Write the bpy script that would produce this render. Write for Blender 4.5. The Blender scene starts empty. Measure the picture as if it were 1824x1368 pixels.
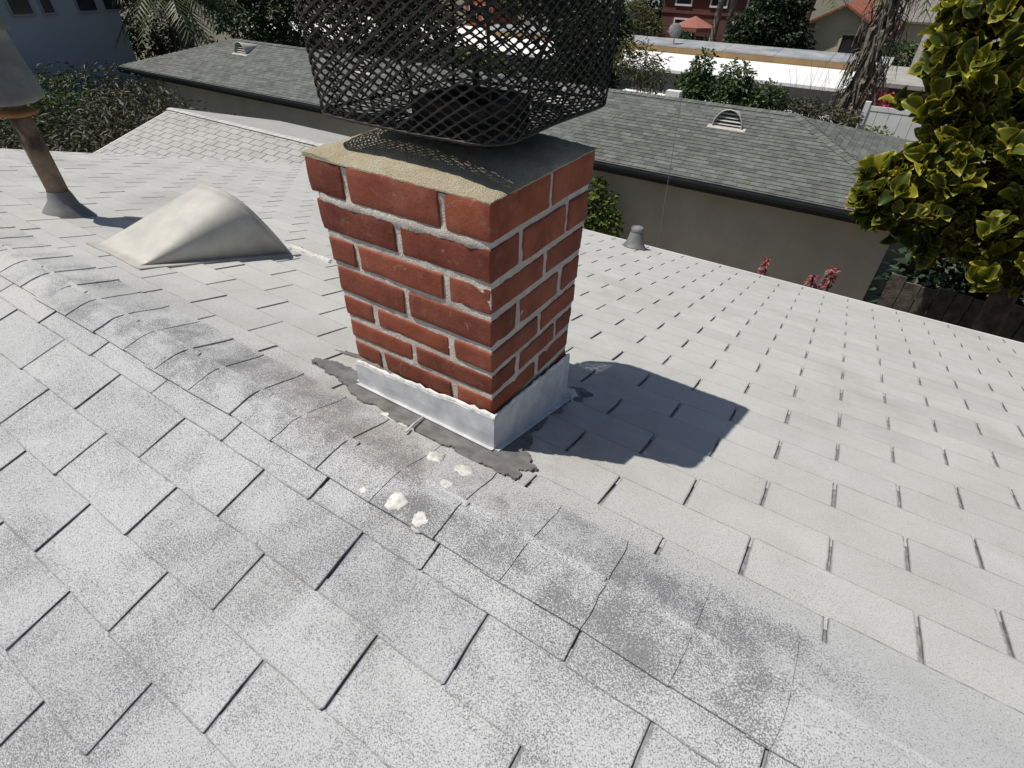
import bpy, bmesh, math, random
import numpy as np
from mathutils import Vector, Matrix, noise as mnoise
R = math.radians
S = bpy.context.scene
COL = S.collection

# ------------------------------------------------------------------ camera, sky, sun, exposure
cam_d = bpy.data.cameras.new('camera'); cam = bpy.data.objects.new('camera', cam_d); COL.objects.link(cam)
cam.location = (0.521, -0.5017, 0.8642); cam.rotation_euler = (0.8896, -0.016, 0.5765)
cam_d.sensor_width = 36; cam_d.lens = 18.63; cam_d.clip_start = 0.02; cam_d.clip_end = 600
S.camera = cam
SUN = Vector((-0.275, -0.173, 0.645)).normalized()          # towards the sun
el = math.asin(SUN.z); az = math.atan2(SUN.x, SUN.y)
world = bpy.data.worlds.new('World'); S.world = world; world.use_nodes = True
wn = world.node_tree; bgn = wn.nodes['Background']
sky = wn.nodes.new('ShaderNodeTexSky'); sky.sky_type = 'NISHITA'; sky.sun_disc = False
sky.sun_elevation = el; sky.sun_rotation = az; sky.air_density = 1.0; sky.dust_density = 1.2; sky.altitude = 60
wn.links.new(sky.outputs[0], bgn.inputs[0]); bgn.inputs[1].default_value = 0.066
sun_d = bpy.data.lights.new('sun', 'SUN'); sun_d.energy = 4.5; sun_d.angle = R(0.53); sun_d.color = (1, 0.955, 0.88)
sun = bpy.data.objects.new('sun', sun_d); COL.objects.link(sun)
sun.rotation_euler = SUN.to_track_quat('Z', 'Y').to_euler(); sun.location = (0, 0, 30)
S.view_settings.view_transform = 'Standard'; S.view_settings.look = 'None'
S.view_settings.exposure = 0.0; S.view_settings.gamma = 1.0

# ------------------------------------------------------------------ helpers
def tag(o, label=None, cat=None, group=None, kind=None):
    if label: o['label'] = label
    if cat: o['category'] = cat
    if group: o['group'] = group
    if kind: o['kind'] = kind
    return o
def empty(name, loc=(0, 0, 0), label=None, cat=None, group=None, rz=0):
    o = bpy.data.objects.new(name, None); COL.objects.link(o); o.location = loc; o.rotation_euler.z = rz
    o.empty_display_size = 0.1
    return tag(o, label, cat, group)
def link(name, me, parent=None, world=True):
    """mesh given in world coordinates; parented with its place kept"""
    o = bpy.data.objects.new(name, me); COL.objects.link(o)
    if parent is not None:
        o.parent = parent
        if world: o.matrix_parent_inverse = WM(parent).inverted()
    return o
def WM(o):
    m = o.matrix_basis.copy()
    if o.parent: m = WM(o.parent) @ o.matrix_parent_inverse @ m
    return m
class MB:
    def __init__(s): s.v = []; s.f = []; s.a = []
    def quad(s, *p):
        n = len(s.v); s.v += [tuple(q) for q in p]; s.f.append(tuple(range(n, n + len(p))))
    def box(s, x0, x1, y0, y1, z0, z1, M=None):
        n = len(s.v)
        P = [(x, y, z) for z in (z0, z1) for y in (y0, y1) for x in (x0, x1)]
        if M is not None: P = [tuple(M @ Vector(p)) for p in P]
        s.v += P
        s.f += [tuple(n + i for i in q) for q in ((0, 2, 3, 1), (4, 5, 7, 6), (0, 1, 5, 4), (2, 6, 7, 3), (0, 4, 6, 2), (1, 3, 7, 5))]
        return s
    def tube(s, pts, rad, n=8, cap=True):
        pts = [Vector(p) for p in pts]; rad = rad if hasattr(rad, '__len__') else [rad] * len(pts)
        base = len(s.v); up = Vector((0.13, 0.27, 0.95))
        for i, p in enumerate(pts):
            d = (pts[min(i + 1, len(pts) - 1)] - pts[max(i - 1, 0)]).normalized()
            a = d.cross(up if abs(d.dot(up)) < .95 else Vector((1, 0, 0))).normalized(); b = d.cross(a)
            for k in range(n):
                t = 2 * math.pi * k / n; s.v.append(tuple(p + (a * math.cos(t) + b * math.sin(t)) * rad[i]))
        for i in range(len(pts) - 1):
            for k in range(n):
                s.f.append((base + i * n + k, base + i * n + (k + 1) % n, base + (i + 1) * n + (k + 1) % n, base + (i + 1) * n + k))
        if cap:
            s.f.append(tuple(base + k for k in range(n))[::-1]); e = base + (len(pts) - 1) * n
            s.f.append(tuple(e + k for k in range(n)))
        return s
    def grid(s, P, closed=False):
        """P: rows of points"""
        b = len(s.v); m = len(P[0])
        for r in P: s.v += [tuple(q) for q in r]
        for i in range(len(P) - 1):
            for j in range(m - (0 if closed else 1)):
                s.f.append((b + i * m + j, b + i * m + (j + 1) % m, b + (i + 1) * m + (j + 1) % m, b + (i + 1) * m + j))
        return s
    def mesh(s, name, mat, smooth=False):
        me = bpy.data.meshes.new(name); me.from_pydata(s.v, [], s.f)
        bm = bmesh.new(); bm.from_mesh(me); bmesh.ops.recalc_face_normals(bm, faces=bm.faces); bm.to_mesh(me); bm.free()
        if mat: me.materials.append(mat)
        if smooth: me.polygons.foreach_set('use_smooth', [True] * len(me.polygons))
        return me
    def build(s, name, mat, parent=None, smooth=False):
        return link(name, s.mesh(name, mat, smooth), parent)
def nz(x, y, z): return mnoise.noise(Vector((x, y, z)))

# ------------------------------------------------------------------ materials
def newmat(name):
    m = bpy.data.materials.new(name); m.use_nodes = True; t = m.node_tree
    return m, t, t.nodes['Principled BSDF']
def N(t, typ, **kw):
    n = t.nodes.new(typ)
    for k, v in kw.items():
        if k.startswith('i_'): n.inputs[k[2:].replace('_', ' ')].default_value = v
        else: setattr(n, k, v)
    return n
def noise_n(t, scale, detail=3, rough=.55, vec=None, dist=0.0):
    n = N(t, 'ShaderNodeTexNoise'); n.inputs['Scale'].default_value = scale; n.inputs['Detail'].default_value = detail
    n.inputs['Roughness'].default_value = rough; n.inputs['Distortion'].default_value = dist
    if vec: t.links.new(vec, n.inputs['Vector'])
    return n.outputs['Fac']
def ramp(t, fac, stops, interp='LINEAR'):
    r = N(t, 'ShaderNodeValToRGB'); r.color_ramp.interpolation = interp
    e = r.color_ramp.elements
    while len(e) < len(stops): e.new(.5)
    for k, (p, c) in zip(e, stops):
        k.position = p; k.color = (*c, 1) if hasattr(c, '__len__') else (c, c, c, 1)
    t.links.new(fac, r.inputs[0]); return r.outputs[0]
def math_n(t, op, a, b=None, c=None, clamp=False):
    n = N(t, 'ShaderNodeMath', operation=op, use_clamp=clamp)
    for i, x in enumerate((a, b, c)):
        if x is None: continue
        if isinstance(x, (int, float)): n.inputs[i].default_value = x
        else: t.links.new(x, n.inputs[i])
    return n.outputs[0]
def mixc(t, fac, a, b, mode='MIX'):
    n = N(t, 'ShaderNodeMix', data_type='RGBA', blend_type=mode)
    for i, x in ((0, fac), (6, a), (7, b)):
        if isinstance(x, (int, float)): n.inputs[i].default_value = x
        elif isinstance(x, tuple): n.inputs[i].default_value = (*x, 1)
        else: t.links.new(x, n.inputs[i])
    return n.outputs[2]
def bump(t, bsdf, h, strength, dist):
    b = N(t, 'ShaderNodeBump'); b.inputs['Strength'].default_value = strength; b.inputs['Distance'].default_value = dist
    t.links.new(h, b.inputs['Height']); t.links.new(b.outputs[0], bsdf.inputs['Normal'])
def pos(t): return N(t, 'ShaderNodeNewGeometry').outputs['Position']
def basic(name, col, rough=.8, metal=0, var=.12, scale=6, bumps=None, spec=.3, col2=None):
    m, t, b = newmat(name); P = pos(t)
    f = noise_n(t, scale, 5, .6, P)
    c2 = col2 if col2 else tuple(min(1, c * (1 + var * 2)) for c in col)
    c1 = tuple(c * (1 - var * 1.6) for c in col) if not col2 else col
    t.links.new(ramp(t, f, [(.3, c1), (.7, c2)]), b.inputs['Base Color'])
    b.inputs['Roughness'].default_value = rough; b.inputs['Metallic'].default_value = metal
    b.inputs['Specular IOR Level'].default_value = spec
    if bumps: bump(t, b, noise_n(t, bumps[0], 4, .6, P), bumps[1], bumps[2])
    return m

def shingle_mat(name, worn_near, tone=1.0):
    m, t, b = newmat(name); P = pos(t)
    sep = N(t, 'ShaderNodeSeparateXYZ'); t.links.new(P, sep.inputs[0])
    g1 = noise_n(t, 400, 3, .75, P); g2 = noise_n(t, 760, 1, .5, P)
    gran = math_n(t, 'ADD', math_n(t, 'MULTIPLY', g1, .75), math_n(t, 'MULTIPLY', g2, .25))
    big = noise_n(t, 3.1, 4, .62, P); mid = noise_n(t, 13, 4, .6, P)
    patch = math_n(t, 'ADD', math_n(t, 'MULTIPLY', big, .65), math_n(t, 'MULTIPLY', mid, .35))
    # paint worn off the ridge and the slope by the ridge
    if worn_near:
        mr = N(t, 'ShaderNodeMapRange'); mr.interpolation_type = 'SMOOTHSTEP'
        mr.inputs['From Min'].default_value = .42; mr.inputs['From Max'].default_value = .02
        t.links.new(sep.outputs['Y'], mr.inputs['Value'])
        mx = N(t, 'ShaderNodeMapRange'); mx.interpolation_type = 'SMOOTHSTEP'
        mx.inputs['From Min'].default_value = -2.4; mx.inputs['From Max'].default_value = -.7
        t.links.new(sep.outputs['X'], mx.inputs['Value'])
        wear = math_n(t, 'MULTIPLY', mr.outputs[0], math_n(t, 'MULTIPLY_ADD', mx.outputs[0], .75, .25))
    else:
        v = N(t, 'ShaderNodeValue'); v.outputs[0].default_value = .0; wear = v.outputs[0]
    pz = N(t, 'ShaderNodeMapRange'); pz.inputs['From Min'].default_value = .40; pz.inputs['From Max'].default_value = .62
    t.links.new(patch, pz.inputs['Value'])
    wear2 = math_n(t, 'MULTIPLY', wear, math_n(t, 'MULTIPLY_ADD', pz.outputs[0], .55, .52))
    if worn_near:                                                 # the caps on the crest are rubbed barest, in patches
        ca = N(t, 'ShaderNodeMapRange'); ca.interpolation_type = 'SMOOTHSTEP'; ca.inputs['From Min'].default_value = .135; ca.inputs['From Max'].default_value = .09
        t.links.new(math_n(t, 'ABSOLUTE', math_n(t, 'SUBTRACT', sep.outputs['Y'], .04)), ca.inputs['Value'])
        cp2 = math_n(t, 'MULTIPLY', ca.outputs[0], ramp(t, noise_n(t, 8.5, 5, .65, P), [(.44, 0), (.62, 1)]))
        cx_ = N(t, 'ShaderNodeMapRange'); cx_.interpolation_type = 'SMOOTHSTEP'; cx_.inputs['From Min'].default_value = .95; cx_.inputs['From Max'].default_value = .62
        t.links.new(sep.outputs['X'], cx_.inputs['Value'])
        wear2 = math_n(t, 'MULTIPLY_ADD', math_n(t, 'MULTIPLY', cp2, cx_.outputs[0]), .60, math_n(t, 'MULTIPLY', wear2, math_n(t, 'MULTIPLY_ADD', cx_.outputs[0], .6, .4)))
    thr = math_n(t, 'MULTIPLY_ADD', wear2, .125, .372)            # higher = more bare granules
    d = math_n(t, 'SUBTRACT', gran, thr)
    fac = N(t, 'ShaderNodeMapRange'); fac.inputs['From Min'].default_value = -.022; fac.inputs['From Max'].default_value = .030
    t.links.new(d, fac.inputs['Value'])
    light = mixc(t, wear, ramp(t, patch, [(.35, (.45, .45, .43)), (.65, (.525, .525, .51))]), (.50, .507, .52))
    light = mixc(t, 1.0, light, ramp(t, g1, [(.3, (.86, .86, .86)), (.7, (1.16, 1.16, 1.155))]), 'MULTIPLY')
    dark = ramp(t, g2, [(.3, (.12, .122, .13)), (.7, (.25, .252, .26))])
    c = mixc(t, fac.outputs[0], dark, light)
    oi = N(t, 'ShaderNodeObjectInfo')
    c = mixc(t, 1.0, c, ramp(t, oi.outputs['Random'], [(0, (.94, .94, .94)), (1, (1.03, 1.025, 1.015))]), 'MULTIPLY')
    if tone != 1.0: c = mixc(t, 1.0, c, (tone, tone, tone), 'MULTIPLY')
    # tab edges darkened: rubbed paint plus the thin shadow lines at the butts
    wa = N(t, 'ShaderNodeAttribute', attribute_name='worn')
    we = math_n(t, 'MULTIPLY', wa.outputs['Fac'], ramp(t, noise_n(t, 45, 3, .6, P), [(.30, .25), (.62, 1)]))
    c = mixc(t, math_n(t, 'MULTIPLY', we, .85), c, (.13, .13, .135))
    # soot and dirt stains
    st = noise_n(t, 1.7, 5, .6, P)
    c = mixc(t, math_n(t, 'MULTIPLY', ramp(t, st, [(.52, 0), (.72, 1)]), .28), c, (.20, .195, .18))
    # brownish run-off stain round the chimney foot
    if worn_near:
        dv = N(t, 'ShaderNodeVectorMath', operation='DISTANCE'); t.links.new(P, dv.inputs[0]); dv.inputs[1].default_value = (-.20, .50, -.14)
        md = N(t, 'ShaderNodeMapRange'); md.inputs['From Min'].default_value = .62; md.inputs['From Max'].default_value = .30; t.links.new(dv.outputs['Value'], md.inputs['Value'])
        sf = math_n(t, 'MULTIPLY', md.outputs[0], ramp(t, noise_n(t, 7, 5, .65, P), [(.38, 0), (.68, 1)]))
        c = mixc(t, math_n(t, 'MULTIPLY', sf, .55), c, (.27, .235, .18))
    t.links.new(c, b.inputs['Base Color']); b.inputs['Roughness'].default_value = .85; b.inputs['Specular IOR Level'].default_value = .25
    bump(t, b, gran, .55, .004)
    return m

M = {}
M['shingle'] = shingle_mat('white coated shingle', True)
M['shingle2'] = shingle_mat('white coated shingle clean', False, .80)
M['bare'] = basic('asphalt underlay', (.23, .23, .235), .9, var=.25, scale=60)
M['tar'] = basic('grey roof cement', (.15, .147, .143), .75, var=.22, scale=25, bumps=(60, .4, .003), spec=.4)
M['sealant'] = basic('white roof sealant', (.60, .585, .55), .7, var=.22, scale=45, bumps=(50, .4, .004))
M['dab'] = basic('white sealant dab', (.53, .525, .50), .75, var=.2, scale=60, bumps=(120, .2, .002))
M['seal_grey'] = basic('painted sealant bead', (.68, .66, .64), .7, var=.2, scale=40, bumps=(90, .6, .004))
# brick
m, t, b = newmat('red brick'); P = pos(t); oi = N(t, 'ShaderNodeObjectInfo')
f = noise_n(t, 9, 5, .65, P); f2 = noise_n(t, 120, 3, .6, P)
c = ramp(t, f, [(.28, (.165, .043, .027)), (.5, (.255, .074, .044)), (.75, (.33, .115, .070))])
c = mixc(t, 1, c, ramp(t, oi.outputs['Random'], [(0, (.70, .66, .66)), (.3, (.95, .92, .9)), (.7, (1, 1, 1)), (1, (1.18, 1.12, 1.0))]), 'MULTIPLY')
c = mixc(t, math_n(t, 'MULTIPLY', ramp(t, f2, [(.58, 0), (.75, 1)]), .35), c, (.10, .03, .022))
dust = noise_n(t, 34, 6, .7, P)
c = mixc(t, math_n(t, 'MULTIPLY', ramp(t, dust, [(.55, 0), (.78, 1)]), .38), c, (.36, .24, .19))
c = mixc(t, math_n(t, 'MULTIPLY', ramp(t, noise_n(t, 16, 7, .75, P, 1.5), [(.60, 0), (.72, 1)]), .55), c, (.46, .36, .31))
t.links.new(c, b.inputs['Base Color']); b.inputs['Roughness'].default_value = .8; b.inputs['Specular IOR Level'].default_value = .25
f3 = noise_n(t, 420, 2, .6, P)
bump(t, b, math_n(t, 'ADD', math_n(t, 'ADD', f2, math_n(t, 'MULTIPLY', f3, .5)), math_n(t, 'MULTIPLY', dust, .9)), .38, .0028); M['brick'] = m
m, t, b = newmat('mortar'); P = pos(t)
f = noise_n(t, 22, 5, .65, P); f2 = noise_n(t, 260, 3, .7, P)
c = ramp(t, f, [(.3, (.52, .46, .40)), (.6, (.70, .645, .58)), (.8, (.78, .74, .69))])
c = mixc(t, math_n(t, 'MULTIPLY', ramp(t, f2, [(.5, 0), (.75, 1)]), .5), c, (.30, .26, .22))
t.links.new(c, b.inputs['Base Color']); b.inputs['Roughness'].default_value = .95; b.inputs['Specular IOR Level'].default_value = .1
bump(t, b, math_n(t, 'ADD', f2, math_n(t, 'MULTIPLY', f, 1.5)), .8, .006); M['mortar'] = m
m, t, b = newmat('crown mortar'); P = pos(t)
f = noise_n(t, 14, 6, .68, P); f2 = noise_n(t, 330, 3, .7, P)
c = ramp(t, f, [(.3, (.45, .38, .265)), (.55, (.56, .49, .355)), (.78, (.66, .62, .51))])
c = mixc(t, math_n(t, 'MULTIPLY', ramp(t, f2, [(.5, 0), (.72, 1)]), .55), c, (.31, .26, .175))
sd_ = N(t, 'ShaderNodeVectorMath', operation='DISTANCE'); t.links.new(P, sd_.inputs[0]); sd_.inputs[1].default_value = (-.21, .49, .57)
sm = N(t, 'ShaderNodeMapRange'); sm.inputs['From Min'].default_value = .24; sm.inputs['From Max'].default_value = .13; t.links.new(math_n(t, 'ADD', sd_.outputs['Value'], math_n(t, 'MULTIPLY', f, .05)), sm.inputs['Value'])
c = mixc(t, math_n(t, 'MULTIPLY', sm.outputs[0], .8), c, (.05, .045, .04))  # shade under the cage painted into the crown, darkest round the flue
t.links.new(c, b.inputs['Base Color']); b.inputs['Roughness'].default_value = .95; b.inputs['Specular IOR Level'].default_value = .15
bump(t, b, math_n(t, 'ADD', f2, math_n(t, 'MULTIPLY', noise_n(t, 120, 3, .7, P), .8)), 1.0, .007); M['crown'] = m
M['flash'] = basic('painted galvanised flashing', (.58, .585, .59), .75, metal=.0, var=.10, scale=24, bumps=(14, .25, .005), spec=.25)
M['vent_paint'] = basic('cream painted sheet metal', (.46, .445, .40), .5, var=.09, scale=7, bumps=(26, .12, .004), spec=.4)
M['dull'] = basic('dull grey metal', (.15, .152, .15), .6, var=.18, scale=10, spec=.4)
M['galv'] = basic('galvanised metal', (.36, .37, .38), .45, metal=.55, var=.15, scale=10)
M['rust'] = basic('rusty steel', (.16, .115, .08), .8, var=.4, scale=12)
M['black'] = basic('sooty black steel', (.024, .021, .018), .6, var=.3, scale=40, spec=.35)
M['clay'] = basic('sooty clay flue', (.055, .042, .034), .9, var=.3, scale=25)
M['roof_dark'] = basic('grey asphalt shingle', (.122, .128, .121), .9, var=.16, scale=5, bumps=(150, .5, .006))
m = M['roof_dark']; t = m.node_tree; b = t.nodes['Principled BSDF']; oi = N(t, 'ShaderNodeObjectInfo'); g = N(t, 'ShaderNodeNewGeometry')
old = b.inputs['Base Color'].links[0].from_socket
rr = math_n(t, 'FRACT', math_n(t, 'ADD', oi.outputs['Random'], g.outputs['Random Per Island']))
t.links.new(mixc(t, 1, old, ramp(t, rr, [(0, (.80, .80, .80)), (1, (1.2, 1.2, 1.19))]), 'MULTIPLY'), b.inputs['Base Color'])
M['wall'] = basic('beige stucco', (.60, .545, .455), .95, var=.07, scale=1.2, bumps=(45, .4, .01))
M['gutter'] = basic('dark bronze gutter', (.028, .034, .040), .35, var=.15, scale=5, spec=.5)
M['white'] = basic('white paint', (.72, .72, .70), .55, var=.05, scale=3)
M['white_roof'] = basic('white roof coating', (.80, .80, .78), .6, var=.04, scale=.8)
M['tan'] = basic('tan stucco', (.46, .30, .15), .95, var=.08, scale=1)
M['cream'] = basic('cream stucco', (.50, .45, .32), .95, var=.07, scale=.8)
M['grey_metal'] = basic('grey sheet coping', (.30, .31, .32), .5, var=.18, scale=1.1, spec=.4)
M['blue_wall'] = basic('blue grey siding', (.40, .415, .43), .9, var=.06, scale=.6)
M['glass'] = basic('dark window glass', (.03, .035, .04), .15, var=.2, scale=1, spec=.6)
M['tile'] = basic('terracotta tile', (.28, .10, .06), .85, var=.22, scale=5)
M['redwall'] = basic('rust red stucco', (.135, .062, .05), .95, var=.12, scale=1)
M['cloth_red'] = basic('coral canvas', (.30, .12, .095), .9, var=.08, scale=3)
M['slate'] = basic('grey painted siding', (.16, .19, .21), .9, var=.1, scale=1)
M['wood'] = basic('weathered wood', (.10, .085, .07), .9, var=.35, scale=9, bumps=(40, .6, .01))
M['wood_grey'] = basic('grey old timber', (.19, .175, .16), .9, var=.3, scale=8, bumps=(40, .6, .01))
M['bark'] = basic('bark', (.13, .10, .075), .95, var=.3, scale=8, bumps=(20, .8, .02))
M['palm_bark'] = basic('palm trunk', (.24, .20, .16), .95, var=.25, scale=6, bumps=(14, .8, .03))
M['dead'] = basic('dead palm fronds', (.15, .13, .105), .95, var=.35, scale=7)
M['concrete'] = basic('concrete', (.32, .31, .29), .9, var=.12, scale=1.5)
m, t, b = newmat('ground'); P = pos(t)
f = noise_n(t, .35, 6, .65, P); f2 = noise_n(t, 7, 4, .6, P)
c = ramp(t, f, [(.3, (.055, .065, .03)), (.5, (.11, .10, .065)), (.7, (.17, .15, .115))])
c = mixc(t, .35, c, ramp(t, f2, [(.3, (.04, .045, .025)), (.7, (.19, .17, .13))]))
t.links.new(c, b.inputs['Base Color']); b.inputs['Roughness'].default_value = 1; M['ground'] = m

def leaf_mat(name, c1, c2, trans=.25, edge=None, rough=.5):
    m, t, b = newmat(name); g = N(t, 'ShaderNodeNewGeometry'); oi = N(t, 'ShaderNodeObjectInfo')
    r = math_n(t, 'FRACT', math_n(t, 'ADD', g.outputs['Random Per Island'], oi.outputs['Random']))
    mid = tuple((a + b_) / 2 for a, b_ in zip(c1, c2))
    c = ramp(t, r, [(0, c1), (.55, tuple(a * .75 + b_ * .25 for a, b_ in zip(c1, c2))), (.8, mid), (1, c2)])
    if edge:
        at = N(t, 'ShaderNodeAttribute', attribute_name='edge')
        c = mixc(t, math_n(t, 'MULTIPLY', at.outputs['Fac'], math_n(t, 'MULTIPLY_ADD', r, .75, .25)), c, edge)
    t.links.new(c, b.inputs['Base Color']); b.inputs['Roughness'].default_value = rough; b.inputs['Specular IOR Level'].default_value = .35
    tr = N(t, 'ShaderNodeBsdfTranslucent'); t.links.new(mixc(t, 1, c, (1.0, 1.0, .55), 'MULTIPLY'), tr.inputs[0])
    mx = N(t, 'ShaderNodeMixShader'); mx.inputs[0].default_value = trans
    out = t.nodes['Material Output']
    t.links.new(b.outputs[0], mx.inputs[1]); t.links.new(tr.outputs[0], mx.inputs[2]); t.links.new(mx.outputs[0], out.inputs[0])
    return m
M['leaf_lettuce'] = leaf_mat('variegated lettuce leaf', (.020, .046, .008), (.27, .275, .02), .38, (.70, .60, .10), .45)
M['leaf_dark'] = leaf_mat('dark evergreen leaf', (.012, .026, .012), (.045, .075, .028), .15)
M['leaf_mid'] = leaf_mat('green shrub leaf', (.035, .065, .02), (.10, .15, .05), .25)
M['leaf_olive'] = leaf_mat('olive bamboo leaf', (.09, .10, .045), (.20, .20, .10), .3)
M['leaf_dry'] = leaf_mat('brushy slope leaf', (.045, .05, .03), (.13, .125, .08), .2)
M['leaf_lime'] = leaf_mat('lime shrub leaf', (.07, .12, .02), (.20, .26, .05), .3)
M['petal'] = leaf_mat('magenta bract', (.30, .015, .04), (.5, .05, .08), .3)
M['aloe_flower'] = leaf_mat('pink aloe flower', (.33, .07, .09), (.58, .22, .22), .3)
M['palm_leaf'] = leaf_mat('palm frond', (.05, .07, .025), (.14, .16, .06), .2)

# ------------------------------------------------------------------ ground
gm = MB(); nx, ny = 60, 60
rows = []
for j in range(ny + 1):
    y = -30 + 330 * (j / ny) ** 2.0
    row = []
    for i in range(nx + 1):
        x = -160 + 300 * i / nx
        z = -4.8 - 1.6 * min(1, max(0, (y - 20) / 40)) - .012 * max(0, y - 60) + .15 * nz(x * .08, y * .08, 3)
        z += 1.6 * min(1, max(0, (-15 - x) / 12)) * min(1, max(0, (12 - y) / 8))     # brushy bank left of the house
        row.append((x, y, z))
    rows.append(row)
tag(gm.grid(rows).build('ground', M['ground'], smooth=True), kind='structure')

# ------------------------------------------------------------------ shingle tabs (shared by the roofs)
PITCH = 0.2747; CP, SP = math.cos(PITCH), math.sin(PITCH)
def frame(origin, side, pitch=PITCH):
    c, s = math.cos(pitch), math.sin(pitch)
    if side > 0: ex, es, n = (1, 0, 0), (0, c, -s), (0, s, c)
    else: ex, es, n = (-1, 0, 0), (0, -c, -s), (0, -s, c)
    m = Matrix.Identity(4)
    for i in range(3):
        m[i][0] = ex[i]; m[i][1] = es[i]; m[i][2] = n[i]; m[i][3] = origin[i]
    return m
def tab_mb(w, e, seed, th=.0045, lap=.03, detail=True, drop=.0065):
    """one tab: butt at y=0, runs up the slope to y=-(e+lap); top at z=0 at the butt"""
    rnd = random.Random(seed); L = e + lap; mb = MB()
    ew = .0042
    FX = [0, ew / w, .27, .5, .73, 1 - ew / w, 1] if detail else [0, 1]
    FY = [0, ew / L, .5, 1] if detail else [0, ew / L, 1]
    nxs, nys = len(FX), len(FY)
    curl = rnd.uniform(-.001, .0025); mb.worn = []
    top, bot = [], []
    for j in range(nys):
        fy = FY[j]; r1, r2 = [], []
        for i in range(nxs):
            fx = FX[i]; x = (fx - .5) * w; y = -L * fy
            mb.worn.append(1.0 if j == 0 or (detail and i in (0, nxs - 1)) else 0.0)
            if detail and j == 0: y += rnd.uniform(-.0022, .0022)
            if detail and i in (0, nxs - 1) : x += rnd.uniform(-.0015, .0015)
            if detail and j == 0 and i in (0, nxs - 1): y -= rnd.uniform(.0, .004)
            z = -drop * fy + (curl * (1 - fy) * (abs(fx - .5) * 2) ** 2 if detail else 0)
            r1.append((x, y, z)); r2.append((x, y, z - th))
        top.append(r1); bot.append(r2)
    mb.grid(top); n = nxs
    # rim
    rim_t = top[0] + [r[-1] for r in top[1:]] + top[-1][::-1][1:] + [r[0] for r in top[::-1][1:-1]]
    rim_b = bot[0] + [r[-1] for r in bot[1:]] + bot[-1][::-1][1:] + [r[0] for r in bot[::-1][1:-1]]
    nt = len(mb.f); mb.grid([rim_t, rim_b], closed=True); mb.ntop = nt; mb.worn += [0.0] * (len(mb.v) - len(mb.worn))
    return mb
def fix_top(me):
    """top faces must look up even though the tab has no underside"""
    bm = bmesh.new(); bm.from_mesh(me)
    top = [f for f in bm.faces if abs(f.normal.z) > .6]
    if top and sum(f.normal.z for f in top) < 0: bmesh.ops.reverse_faces(bm, faces=bm.faces)
    bm.to_mesh(me); bm.free(); return me
def tab_meshes(w, e, mat, n=6, edge=True, **kw):
    out = []
    for k in range(n):
        mb = tab_mb(w, e, 31 + k, **kw); me = fix_top(mb.mesh('shingle', mat))
        me.attributes.new('worn', 'FLOAT', 'POINT').data.foreach_set('value', mb.worn)
        if edge: me.materials.append(M['bare']); me.polygons.foreach_set('material_index', [0] * mb.ntop + [1] * (len(me.polygons) - mb.ntop))
        out.append(me)
    return out

def lay_field(parent, origin, side, u0, s_list, par0, e, x0, x1, skip, score, rnd, mats, meshes, detail, limit, far_mb, pitch=PITCH, T=.305, slot=.009):
    """lay courses; returns nothing. tabs with the best score become objects, the rest go into far_mb"""
    F = frame(origin, side, pitch); out = []
    for k, s in s_list:
        off = u0 + (.5 if (k + par0) % 2 else 0) * T
        i0 = math.floor((x0 - off) / T) - 1; i1 = math.ceil((x1 - off) / T) + 1
        for i in range(i0, i1):
            a = off + i * T; b_ = a + T
            ca, cb = max(a, x0), min(b_, x1)
            if cb - ca < .03: continue
            xm = (ca + cb) / 2
            p = F @ Vector(((xm - origin[0]) * (1 if side > 0 else -1), s, 0))
            if skip(xm, s, p): continue
            out.append((score(p), k, s, ca, cb, p))
    return F, out

def place_tabs(parent, items, F_of, meshes, rnd, limit, mat, stuff_name, e, T=.305, slot=.009, jit=1.0, near_meshes=None):
    items.sort(key=lambda q: q[0]); mb = MB(); cnt = 0; mi = []; wo = []
    pinv = WM(parent).inverted()
    for sc, side, k, s, ca, cb, origin, pitch in items:
        F = frame(origin, side, pitch); xm = (ca + cb) / 2; w = cb - ca
        loc = Vector(((xm - origin[0]) * (1 if side > 0 else -1), s + rnd.uniform(-.0025, .0025) * jit, rnd.uniform(-.0006, .0010)))
        Mx = F @ Matrix.Translation(loc) @ Matrix.Rotation(rnd.uniform(-.004, .004) * jit, 4, 'Z') @ Matrix.Rotation(rnd.uniform(-.002, .002) * jit, 4, 'Y')
        if cnt < limit and abs(w - T) < .002:
            ms = near_meshes if (near_meshes and side < 0) else meshes
            o = bpy.data.objects.new('shingle', ms[rnd.randrange(len(ms))]); COL.objects.link(o)
            o.parent = parent; o.matrix_parent_inverse = pinv; o.matrix_basis = Mx; cnt += 1
        else:
            tb = tab_mb(w - slot, e, rnd.randrange(9999), detail=False); n = len(mb.v)
            mb.v += [tuple(Mx @ Vector(q)) for q in tb.v]; mb.f += [tuple(n + i for i in f) for f in tb.f]; mi += [0] * tb.ntop + [1] * (len(tb.f) - tb.ntop); wo += tb.worn
    if mb.v:
        me = mb.mesh(stuff_name, mat)
        me.attributes.new('worn', 'FLOAT', 'POINT').data.foreach_set('value', wo)
        if mat is not M['roof_dark']: me.materials.append(M['bare']); me.polygons.foreach_set('material_index', mi)
        tag(link(stuff_name, me, parent), kind='stuff')

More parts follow.
